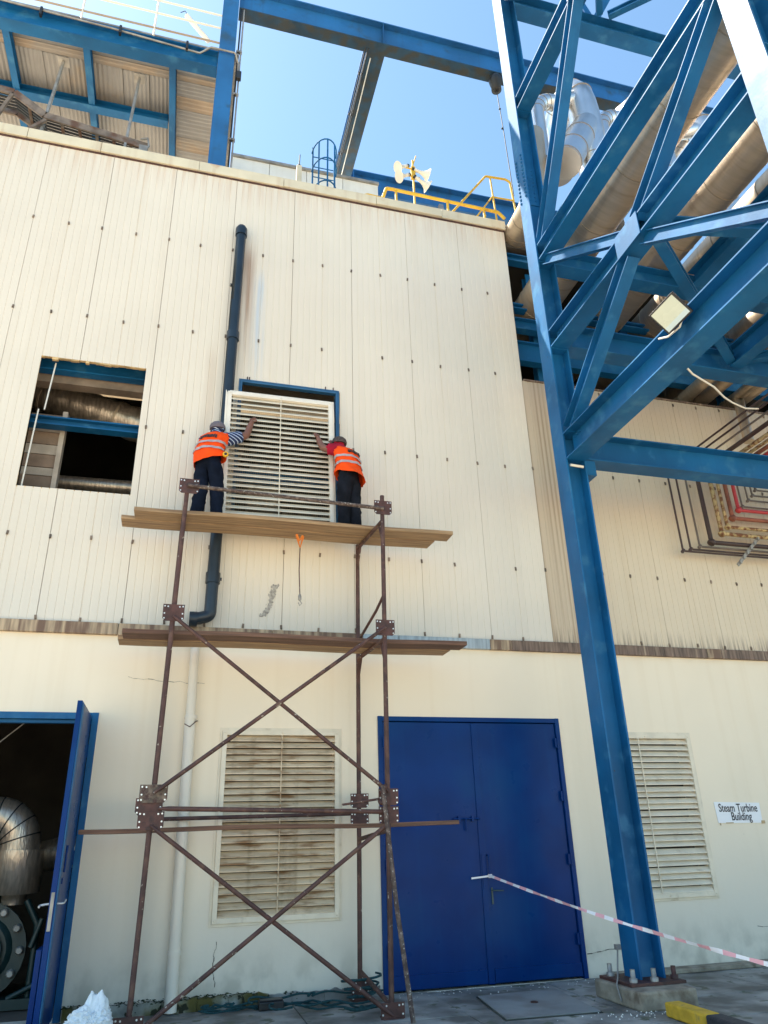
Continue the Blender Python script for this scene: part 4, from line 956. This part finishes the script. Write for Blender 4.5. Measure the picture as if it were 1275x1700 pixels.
for z in (5.245, 3.725): 
    for a, b in ((FL, BL), (FRp, BR)):
        MB().tube([a(z)+Vector((0, 0, .03)), b(z)], .026, 10).build('transom', rust, sc)
        MB().tube([a(z-.28), a(z)+Vector((0, .16, 0))], .014, 8).build('knee_brace', rust, sc); MB().tube([b(z-.3), b(z)+Vector((0, -.2, 0))], .014, 8).build('knee_brace', rust, sc)
MB().tube([FRp(4.3), FRp(4.18)+Vector((-.02, .3, 0)), BR(3.98)+Vector((0, -.2, 0)), BR(3.93)], .018, 8).build('side_brace', rust, sc)
MB().tube([FRp(1.68), BR(1.6)], .024, 10).tube([FL(1.68), BL(1.6)], .024, 10).build('transom', rust, sc)
MB().tube([FRp(.10), BR(.28)], .024, 10).build('side_brace', rust, sc)
MB().tube([FRp(2.0)+Vector((-.04, -.02, 0)), FRp(2.0)+Vector((-.5, .02, -.06))], .012, 8).build('tie_rod', rust, sc)
cpl = MB()
for k in range(5): cpl.lathe((2.20+random.uniform(-.03, .03), -1.22, 2.05+random.uniform(-.1, .06)), (random.uniform(-1, 1), -1, random.uniform(-1, 1)), [(-.03, .02), (.03, .028), (.04, .01)], 8)
cpl.build('coupler', rust_plate, sc)
lt = top('loose_scaffold_tube', 'pale mortar spotted tube leaning against the right front scaffold post', 'tube', (2.4, -1.3, 0))
MB().tube([(2.40, -1.42, .0), (2.30, -1.30, 1.0), (2.20, -1.25, 2.12)], .024, 10).build('tube', pale_tube, lt)
# planks
def plank(x0, x1, y0, y1, z0, z1, mt, label, cut=0, tilt=0.0):
    t = top('scaffold_plank', label, 'plank', (x0, y0, z0), group='wooden scaffold planks')
    n = 14; vs = []; fs = []
    for k in range(n+1):
        x = x0+(x1-x0)*k/n; dz = .008*math.sin(k*.7+x0*3)+tilt*(k/n-.5); dy = .004*math.sin(k*1.3)
        xe = x
        vs += [(x, y0+dy, z0+dz), (x-(cut if k == n else 0), y1+dy, z0+dz), (x-(cut if k == n else 0), y1+dy, z1+dz), (x, y0+dy, z1+dz)]
    for k in range(n):
        a = k*4; b = a+4
        for i in range(4): fs.append((a+i, a+(i+1) % 4, b+(i+1) % 4, b+i))
    fs += [(3, 2, 1, 0), (n*4, n*4+1, n*4+2, n*4+3)]
    MB().add(vs, fs).build('board', mt, t, bevel=.004)
plank(-.70, 3.37, -.845, -.585, 5.285, 5.335, wood, 'front plank of the top deck under the workers')
plank(-.86, 3.20, -.575, -.30, 5.278, 5.328, wood, 'rear plank of the top deck under the workers', cut=.02)
plank(-.66, 3.42, -.935, -.66, 3.765, 3.815, wood_dark, 'dark front plank of the middle deck')
plank(-.72, 3.30, -.65, -.36, 3.760, 3.808, wood, 'lighter rear plank of the middle deck')
plank(-.85, 3.20, -.85, -.60, 1.722, 1.765, wood_dark, 'plank at head height on the lowest deck, seen edge on', tilt=.0)
# hanging strap
st = top('hanging_ratchet_strap', 'orange strap with a metal hook hanging from the top deck', 'strap', (1.35, -.60, 5))
MB().tube([(1.30, -.63, 5.21), (1.33, -.65, 5.12), (1.38, -.62, 5.20)], .018, 6).tube([(1.31, -.60, 5.19), (1.35, -.61, 5.04), (1.39, -.60, 5.20)], .016, 6).build('knot', orange_trap, st)
MB().tube([(1.35, -.61, 5.06), (1.345, -.61, 4.74), (1.36, -.61, 4.42)], .007, 6).build('webbing', rust, st)
MB().lathe((1.36, -.61, 4.42), (0, 0, -1), [(0, .012), (.03, .022), (.07, .022), (.09, .01)], 10).tube([(1.36, -.61, 4.34), (1.385, -.61, 4.30), (1.36, -.61, 4.27), (1.345, -.61, 4.31)], .008, 6).build('hook', steel_grey, st)

# ================================================================== NEW LOUVRE PANEL BEING FITTED
lv = top('louvre_panel', 'large white framed louvre panel being lifted by the two workers', 'louvre panel', (0, 0, 0))
fo = louvre(.34, 1.855, 0.0, 2.185, 25, louvre_m, louvre_frame_m, 0.0, lv, 'louvre_frame', sw=0.74)
# insect mesh at the back
ms = MB()
for k in range(70): ms.box(.40, 1.79, .055, .0565, .06+k*.0297, .0625+k*.0297)
for k in range(46): ms.box(.42+k*.0297, .4225+k*.0297, .0575, .059, .06, 2.12)
ms.build('bird_mesh', steel_grey, lv, kind='stuff')
lv.location = (0.0, -.315, 5.335); lv.rotation_euler = (-R_(3.2), R_(-.4), 0)

# ================================================================== WORKERS
def seg_dist(p, a, b):
    ab = b-a; t = max(0, min(1, (p-a).dot(ab)/ab.length_squared)); return (p-(a+ab*t)).length
def skin_obj(chains, sub=2):
    """chains: list of (points, radii[(rx,ry)]) grown with Skin+Subsurf; returns evaluated meshes joined as one vertex/face list"""
    V = []; Fc = []
    for verts, edges, rad in chains:
        me = bpy.data.meshes.new('t'); me.from_pydata([tuple(v) for v in verts], edges, [])
        o = bpy.data.objects.new('t', me); col.objects.link(o)
        sk = o.modifiers.new('s', 'SKIN'); sk.use_smooth_shade = True; sk.branch_smoothing = .6
        for i, r in enumerate(rad):
            me.skin_vertices[0].data[i].radius = r if isinstance(r, tuple) else (r, r)
        me.skin_vertices[0].data[0].use_root = True
        ss = o.modifiers.new('u', 'SUBSURF'); ss.levels = sub; ss.render_levels = sub
        bpy.context.view_layer.update()
        em = bpy.data.meshes.new_from_object(o.evaluated_get(bpy.context.evaluated_depsgraph_get()))
        n = len(V); V += [v.co.copy() for v in em.vertices]; Fc += [tuple(i+n for i in p.vertices) for p in em.polygons]
        bpy.data.objects.remove(o)
    return V, Fc
def worker(label, J, face, shirt, trous, capm, vestc, arms):
    t = top('person', label, 'person', (J['pelvis'][0], J['pelvis'][1], 5.15))
    cp0 = Vector((0, -9.365, 1.6))
    for k in list(J):
        v = Vector(J[k]); k2 = (9.365-.10+.5*v.y)/(9.365+v.y); J[k] = cp0+(v-cp0)*k2
    t.location = (J['pelvis'].x, J['pelvis'].y, 5.335); ORG[t.name] = Vector(t.location)
    f = Vector(face).normalized(); side = f.cross(Vector((0, 0, 1))).normalized()   # side = the person's right
    names = ['pelvis', 'belly', 'chest', 'neck', 'head0', 'head1', 'shR', 'elR', 'wrR', 'haR', 'shL', 'elL', 'wrL', 'haL', 'hipR', 'knR', 'anR', 'toR', 'hipL', 'knL', 'anL', 'toL']
    J['head0'] = J['head']-Vector((0, 0, .06)); J['head1'] = J['head']+Vector((0, 0, .045))
    for s in 'RL':
        J['ha'+s] = J['wr'+s]+(J['tip'+s]-J['wr'+s])*.5
        J['to'+s] = J['an'+s]+f*.17+Vector((0, 0, -.045))
        sg = 1 if s == 'R' else -1
        J['hip'+s] = J['pelvis']+side*.095*sg+Vector((0, 0, -.07))
    rad = dict(pelvis=(.172, .14), belly=(.15, .12), chest=(.17, .125), neck=(.055, .055), head0=(.078, .088), head1=(.082, .095),
               shR=.07, elR=.058, wrR=.042, haR=(.052, .028), shL=.07, elL=.058, wrL=.042, haL=(.052, .028),
               hipR=.125, knR=.10, anR=.082, toR=(.045, .035), hipL=.125, knL=.10, anL=.082, toL=(.045, .035))
    E_ = [('pelvis', 'belly'), ('belly', 'chest'), ('chest', 'neck'), ('neck', 'head0'), ('head0', 'head1')]
    for s in 'RL': E_ += [('chest', 'sh'+s), ('sh'+s, 'el'+s), ('el'+s, 'wr'+s), ('wr'+s, 'ha'+s), ('pelvis', 'hip'+s), ('hip'+s, 'kn'+s), ('kn'+s, 'an'+s), ('an'+s, 'to'+s)]
    ch = [([J[n] for n in names], [(names.index(a), names.index(b)) for a, b in E_], [rad[n] for n in names])]
    # fingers: four unequal bent fingers and a thumb per hand
    for s in 'RL':
        h0 = J['ha'+s]; d = (J['tip'+s]-J['wr'+s]).normalized(); acr = d.cross(f).normalized(); 
        for k, ln in enumerate((.062, .072, .068, .052)):
            b0 = h0+acr*(.023*(k-1.5)); p1 = b0+d*ln*.55+f*.006; p2 = b0+d*ln+f*.028
            ch.append(([b0, p1, p2], [(0, 1), (1, 2)], [.0115, .011, .009]))
        sg = -1 if s == 'R' else 1
        b0 = h0-d*.03+acr*.028*sg; ch.append(([b0, b0+acr*.028*sg+d*.02, b0+acr*.036*sg+d*.05+f*.01], [(0, 1), (1, 2)], [.012, .0105, .009]))
    V, Fc = skin_obj(ch, 2)
    # nose, ears
    o = MB(); o.add(V, Fc, True)
    hc = (J['head0']+J['head1'])/2
    o.lathe(hc+f*.08+Vector((0, 0, -.01)), f+Vector((0, 0, -.4)), [(0, .016), (.02, .014), (.032, .006)], 8)
    for sg in (1, -1): o.lathe(hc+side*.082*sg+Vector((0, 0, -.01)), side*sg, [(-.01, .022), (.008, .026), (.014, .018)], 10)
    ob = o.build('body', skin_m, t, fix=False)
    me = ob.data
    for mt in (shirt, trous, shoe_m, refl_m, cable_m): me.materials.append(mt)
    bones = [('pelvis', 'belly', 2), ('belly', 'chest', 1), ('chest', 'neck', 1), ('neck', 'head0', 0), ('head0', 'head1', 0)]
    for s in 'RL': bones += [('chest', 'sh'+s, 1), ('sh'+s, 'el'+s, 9), ('el'+s, 'wr'+s, 0), ('wr'+s, 'ha'+s, 0), ('ha'+s, 'tip'+s, 0), ('pelvis', 'hip'+s, 2), ('hip'+s, 'kn'+s, 2), ('kn'+s, 'an'+s, 2), ('an'+s, 'to'+s, 3)]
    og = ORG[t.name]
    for p in me.polygons:
        c_ = p.center+og; best = min(bones, key=lambda b: seg_dist(c_, J[b[0]], J[b[1]])-(0.05 if b[2] in (1, 2) else 0))
        i = best[2]
        if i == 9:
            a, b = J[best[0]], J[best[1]]; tt = (c_-a).dot(b-a)/(b-a).length_squared; i = 1 if tt < .72 else 0
        if i == 3 and c_.z > J['anR'].z+.02: i = 2
        p.material_index = i
    # creases in the cloth of the trousers and shirt
    cl = set()
    for p in me.polygons:
        if p.material_index in (1, 2): cl.update(p.vertices)
    for i in cl:
        v = me.vertices[i]; q = v.co+og
        cr = noise.noise(Vector((q.x*7, q.y*7, q.z*17+3*noise.noise(q*5))))*.016+noise.noise(q*34)*.006
        v.co += v.normal*cr
    # eyes and mouth
    fc = MB()
    for sg in (1, -1): fc.lathe(hc+f*.083+side*.032*sg+Vector((0, 0, .015)), f, [(0, .010), (.006, .008)], 8)
    fc.bar(hc+f*.086-side*.022+Vector((0, 0, -.055)), hc+f*.086+side*.022+Vector((0, 0, -.055)), .006, .008)
    fc.build('face_features', cable_m, t)
    # sleeves: loose tube over each upper arm
    for s in 'RL':
        a, b = J['sh'+s], J['el'+s]; c0 = J['chest'].lerp(a, .6)
        pts = [c0, a.lerp(c0, .1), a.lerp(b, .35), a.lerp(b, .66), a.lerp(b, .68)]
        MB().tube(pts, [.095, .094, .086, .082, .066], 18, caps=False).build('sleeve', shirt, t)
    # cap
    up = (J['head1']-J['head0']).normalized(); cp = MB()
    n = 18; prof = [(-.005, .108), (.03, .108), (.065, .094), (.09, .066), (.103, .03), (.106, .002)]
    cp.lathe(hc+up*.005, up+f*-.12, prof, n)
    cp.prism([hc+f*.09+side*.06*a+up*.012 for a in (-1, 1)]+[hc+f*.155+side*.04*a+up*.0 for a in (1, -1)], up*.008)
    cp.build('cap', capm, t)
    # shirt collar
    MB().lathe(J['neck']-Vector((0, 0, .02)), (0, 0, 1), [(0, .085), (.03, .075), (.045, .068)], 16).build('collar', shirt, t)
    # vest: rings up the spine
    rings = []; N = 40
    hem = J['pelvis']+Vector((0, 0, -.015)); 
    ctr = [hem, J['pelvis']+Vector((0, 0, .08)), J['belly'], J['belly'].lerp(J['chest'], .5), J['chest'], J['chest']+(J['neck']-J['chest'])*.5, J['neck']+Vector((0, 0, -.015))]
    wd = [vestc[0], .205, .195, .205, .205, .18, .085]; dp = [vestc[1], .165, .152, .150, .152, .125, .075]
    def ring(i):
        i0 = int(min(i, len(ctr)-1.001)); k = i-i0; k2 = k*k*(3-2*k) if False else k
        c_ = ctr[i0].lerp(ctr[i0+1], k2); a = wd[i0]*(1-k2)+wd[i0+1]*k2; b = dp[i0]*(1-k2)+dp[i0+1]*k2; return c_, a, b
    def rp(i, j, off=0.0):
        c_, a, b = ring(i); q = 2*math.pi*j/N; fold = .006*math.sin(q*5+i*1.7)+.005*math.sin(q*11-i*3)
        if i < 1.2: fold += .014*(1.2-i)*math.sin(q*3+1)
        tail = -vestc[4]*math.cos(q)*max(0, 1.6-i)/1.6
        if i < 1: tail += -vestc[2]*(1-i)*max(0, math.sin(-q))      # back hem drops
        k = max(0, -math.sin(q))*vestc[3]*max(0, 1-i)
        return c_+side*(a+fold+off)*math.cos(q)+f*(b+fold+off+k)*math.sin(q)+Vector((0, 0, tail))
    steps = [k*.25 for k in range(25)]
    vs = [rp(i, j) for i in steps for j in range(N)]
    fs = [(a*N+j, a*N+(j+1) % N, (a+1)*N+(j+1) % N, (a+1)*N+j) for a in range(len(steps)-1) for j in range(N)]
    # arm holes: leave out faces round each shoulder
    keep = []
    for q in fs:
        c_ = sum((Vector(vs[i]) for i in q), Vector())/4
        if any((c_-(J['sh'+s]+Vector((0, 0, -.035)))).length < .105 for s in 'RL'): continue
        keep.append(q)
    vs = [Vector(v)+Vector((noise.noise(Vector(v)*9), noise.noise(Vector(v)*9+Vector((5, 5, 5))), 0))*.012 for v in vs]
    MB().add(vs, keep, True).build('vest', vest_m, t, fix=False)
    for i0 in (1.55, 2.55):
        s2 = [i0, i0+.12, i0+.24, i0+.36]
        vs = [rp(i, j, .012) for i in s2 for j in range(N)]
        fs = [(a*N+j, a*N+(j+1) % N, (a+1)*N+(j+1) % N, (a+1)*N+j) for a in range(3) for j in range(N)]
        MB().add(vs, fs, True).build('reflective_band', refl_m, t, fix=False)
    # faded dark print across the shoulder blades
    pm = MB()
    for k in range(9):
        j = N*.75+(k-4)*.8; ii = 3.3+.16*math.cos((k-4)*.4)
        a_, b_ = rp(ii, j, .014), rp(ii+.42, j+.25, .014); pm.bar(a_, b_, .020, .006, up=f)
        if k in (2, 5, 6): continue
        if k % 2: pm.bar(b_, rp(ii+.36, j+.6, .008), .016, .006, up=f)
        else: pm.bar(rp(ii+.1, j, .008), rp(ii+.08, j+.6, .008), .016, .006, up=f)
    pm.build('faded_print', cable_m, t, kind='stuff')
    return t
worker('worker in orange vest, grey cap and striped shirt left of the louvre panel',
       dict(pelvis=(.13, -.82, 6.03), belly=(.12, -.78, 6.22), chest=(.17, -.66, 6.46), neck=(.21, -.58, 6.60), head=(.21, -.53, 6.70),
            shR=(.37, -.60, 6.52), elR=(.60, -.50, 6.66), wrR=(.655, -.44, 6.88), tipR=(.69, -.41, 7.03),
            shL=(.06, -.52, 6.50), elL=(.12, -.38, 6.52), wrL=(.27, -.38, 6.60), tipL=(.38, -.42, 6.70),
            knR=(.25, -.80, 5.66), anR=(.27, -.84, 5.25), knL=(.06, -.79, 5.66), anL=(.02, -.82, 5.25)),
       (.45, .9, 0), stripe_m, navy_m, cap_m, (.205, .175, .02, .0, -.07), None)
worker('worker in orange vest, dark cap and red shirt right of the louvre panel',
       dict(pelvis=(1.96, -.80, 6.02), belly=(1.96, -.77, 6.22), chest=(1.94, -.68, 6.44), neck=(1.90, -.58, 6.57), head=(1.88, -.54, 6.67),
            shR=(2.00, -.56, 6.50), elR=(1.90, -.36, 6.55), wrR=(1.83, -.33, 6.68), tipR=(1.80, -.40, 6.82),
            shL=(1.82, -.70, 6.48), elL=(1.64, -.60, 6.53), wrL=(1.595, -.50, 6.71), tipL=(1.575, -.45, 6.87),
            knR=(2.03, -.76, 5.62), anR=(2.05, -.79, 5.25), knL=(1.89, -.80, 5.62), anL=(1.89, -.84, 5.25)),
       (-.55, .84, 0), red_shirt, dark_tr, cap2_m, (.205, .18, .07, .09, .07), None)
tm = top('tape_measure', 'round yellow tape measure clipped to the left worker belt', 'tape measure', (.32, -.66, 6.25))
MB().lathe((.335, -.655, 6.25), (-.1, -1, 0), [(0, .038), (.02, .040), (.03, .034)], 18).build('case', band_m, tm)
MB().lathe((.333, -.685, 6.25), (-.1, -1, 0), [(0, .020), (.004, .018)], 14).build('centre', cable_m, tm)

# ================================================================== LOW LEVEL THINGS
pl = top('mossy_plinth', 'crumbling mossy concrete plinth along the foot of the left wall', 'plinth', (1, -.05, 0))
x = -.86
while x < 2.44:
    w = random.uniform(.22, .5); x1 = min(2.45, x+w); d = random.uniform(.05, .075) if x < 1.1 else .035
    mb = MB(); n = 8; hts = [(.12 if x < 1.1 else .10)+random.uniform(-.015, .015) for _ in range(n+1)]
    top_p = [(x+.002+(x1-x-.004)*k/n, -d, hts[k]) for k in range(n+1)]
    mb.prism([(x+.002, -d, .002)]+top_p+[(x1-.002, -d, .002)], (0, d-.001, 0)).build('plinth_block', moss_m if x < 1.1 else ground_m, pl); x = x1
mo = MB()
for k in range(1500):
    x = random.uniform(-.86, 2.4)
    dn_ = noise.noise(Vector((x*3.1, 7, 0)))+(.25 if x < 1.1 else -.28)
    if random.random() > max(0, dn_+.15): continue
    low = random.random() < .35
    s = random.uniform(.004, .017); z = (.128 if x < 1.1 else .10)+random.uniform(-.02, .014)-(random.expovariate(22) if low else 0); y = (-.055 if low and x < 1.1 else random.uniform(-.08, -.01))
    if z < .01: continue
    vs = [(x+s*1.3*math.cos(a)*random.uniform(.5, 1.5), y+s*math.sin(a)*.7, z+random.uniform(-.6, .6)*s) for a in (0, 1.26, 2.5, 3.8, 5.0)]+[(x, y-s*.4, z+s*random.uniform(.2, 1))]
    mo.add(vs, [(0, 1, 5), (1, 2, 5), (2, 3, 5), (3, 4, 5), (4, 0, 5)])
tag(mo.build('moss', moss), 'dark moss growing along the top of the plinth', 'moss', kind='stuff')
gr = MB()
for k in range(150):
    x = random.uniform(2.4, 5.1); y = random.gauss(-.14, .16)
    if random.random() < .35: x, y = random.gauss(4.5, .3), random.gauss(-1.95, .08)
    if y > -.02: continue
    s = random.uniform(.004, .011)
    vs = [(x+s*math.cos(a), y+s*math.sin(a), .008) for a in (0, 1.6, 3.1, 4.7)]+[(x, y, .008+s)]
    gr.add(vs, [(0, 1, 4), (1, 2, 4), (2, 3, 4), (3, 0, 4)])
tag(gr.build('paint_chips', white_paint), 'pale paint chips and grit scattered before the doors', 'grit', kind='stuff')
bx = top('black_box', 'small black plastic box lying before the plinth', 'box', (1.2, -.3, 0))
MB().box(1.07, 1.33, -.34, -.20, .008, .085).build('case', plastic_black, bx, bevel=.012)
MB().box(1.08, 1.32, -.335, -.205, .087, .10).build('lid', plastic_black, bx, bevel=.008)
rp_ = top('rope_pile', 'tangled teal rope lying by the right rear scaffold leg', 'rope', (1.6, -.5, 0))
for s in range(5):
    pts = []; x, y, a = random.uniform(.9, 1.9), random.uniform(-.75, -.35), random.uniform(0, 6)
    for k in range(70):
        a += random.uniform(-.55, .6); x += math.cos(a)*.05; y += math.sin(a)*.03
        if x > 2.35: a = 3.1
        if x < .5: a = 0
        y = max(-1.0, min(-.2, y)); pts.append((x, y, .02+.02*s+.015*math.sin(k*.6+s)))
    sm_ = []
    for i in range(len(pts)-1):
        sm_ += [pts[i], tuple((pts[i][j]+pts[i+1][j])/2 for j in range(3))]
    MB().tube(sm_, .011, 6).build('rope_strand', rope_m, rp_)
pts = [(2.15+.13*math.cos(k*.5)*(1+.02*k), -.35+.12*math.sin(k*.5), .03+.006*k) for k in range(40)]
MB().tube(pts, .012, 6).build('rope_coil', rope_m, rp_)

# white plastic bag
bgn = top('plastic_bag', 'crumpled white plastic bag on the ground by the open door', 'bag', (-.52, -1.35, 0))
bm = bmesh.new(); bmesh.ops.create_icosphere(bm, subdivisions=6, radius=1)
for v in bm.verts:
    p = v.co.copy(); n1 = noise.noise(p*1.6+Vector((3, 1, 5))); rdg = 1-abs(noise.noise(p*3.2)); w_ = Vector((noise.noise(p*2), noise.noise(p*2+Vector((9, 0, 0))), 0))*.8; rdg2 = abs(noise.noise((p+w_)*4.5+Vector((2, 2, 2)))); rdg3 = abs(noise.noise((p+w_)*9+Vector((5, 1, 2))))
    r = 1+.28*n1+.26*(rdg-.7)-.30*min(rdg2, .35)-.06*min(rdg3, .3)
    q = p*r; x, y, z = q.x*.19, q.y*.17, q.z
    if z > 0:
        tp = z; z = .20+.15*z; kx = 1+.10*tp-.25*tp**4
        z += .115*math.exp(-((p.x-.05)**2+p.y**2)/.06)+.105*math.exp(-((p.x-.55)**2+p.y**2)/.07)-.04*math.exp(-((p.x+.5)**2+p.y**2)/.1)
        x *= kx; y *= kx
    else: z = max(.006, .20+z*.22)
    v.co = Vector((x, y, z))
me = bpy.data.meshes.new('bag_body'); bm.to_mesh(me); bm.free(); me.materials.append(bag_m)
for p in me.polygons: p.use_smooth = True
o = bpy.data.objects.new('bag_body', me); col.objects.link(o); o.parent = bgn; ORG[o.name] = Vector((0, 0, 0))

# barrier tape from the door handle past the column
tp_ = top('barrier_tape', 'red and white striped barrier tape tied to the door handle', 'tape', (3.85, -.06, 1.15))
A = Vector((3.83, -.07, 1.16)); B = Vector((4.84, -5.66, .50)); n = 90
def tpos(k):
    t = k/n; p = A.lerp(B, t); p.z -= .22*math.sin(math.pi*t)*(1-t*.3)*.45; return p
rb = MB(); vs = []
for k in range(n+1):
    p = tpos(k); tw = .6*math.sin(k*.23)+.3*math.sin(k*.71); w_ = .012+.010*abs(math.sin(k*.31+1))*(.4+.6*k/n)
    d = Vector((math.sin(tw)*.7, 0, math.cos(tw))); vs += [p+d*w_, p-d*w_]
rb.add(vs, [(2*k, 2*k+1, 2*k+3, 2*k+2) for k in range(n)])
ro = rb.build('ribbon', tape_w, tp_, fix=False); ro.data.materials.append(tape_r)
for k, p in enumerate(ro.data.polygons): p.material_index = (k//2) % 2
sol = ro.modifiers.new('thickness', 'SOLIDIFY'); sol.thickness = .002
MB().bar((3.62, -.03, 1.13), (3.84, -.07, 1.15), .003, .02).box(3.835, 3.875, -.075, -.04, 1.13, 1.17).build('knot', tape_w, tp_)
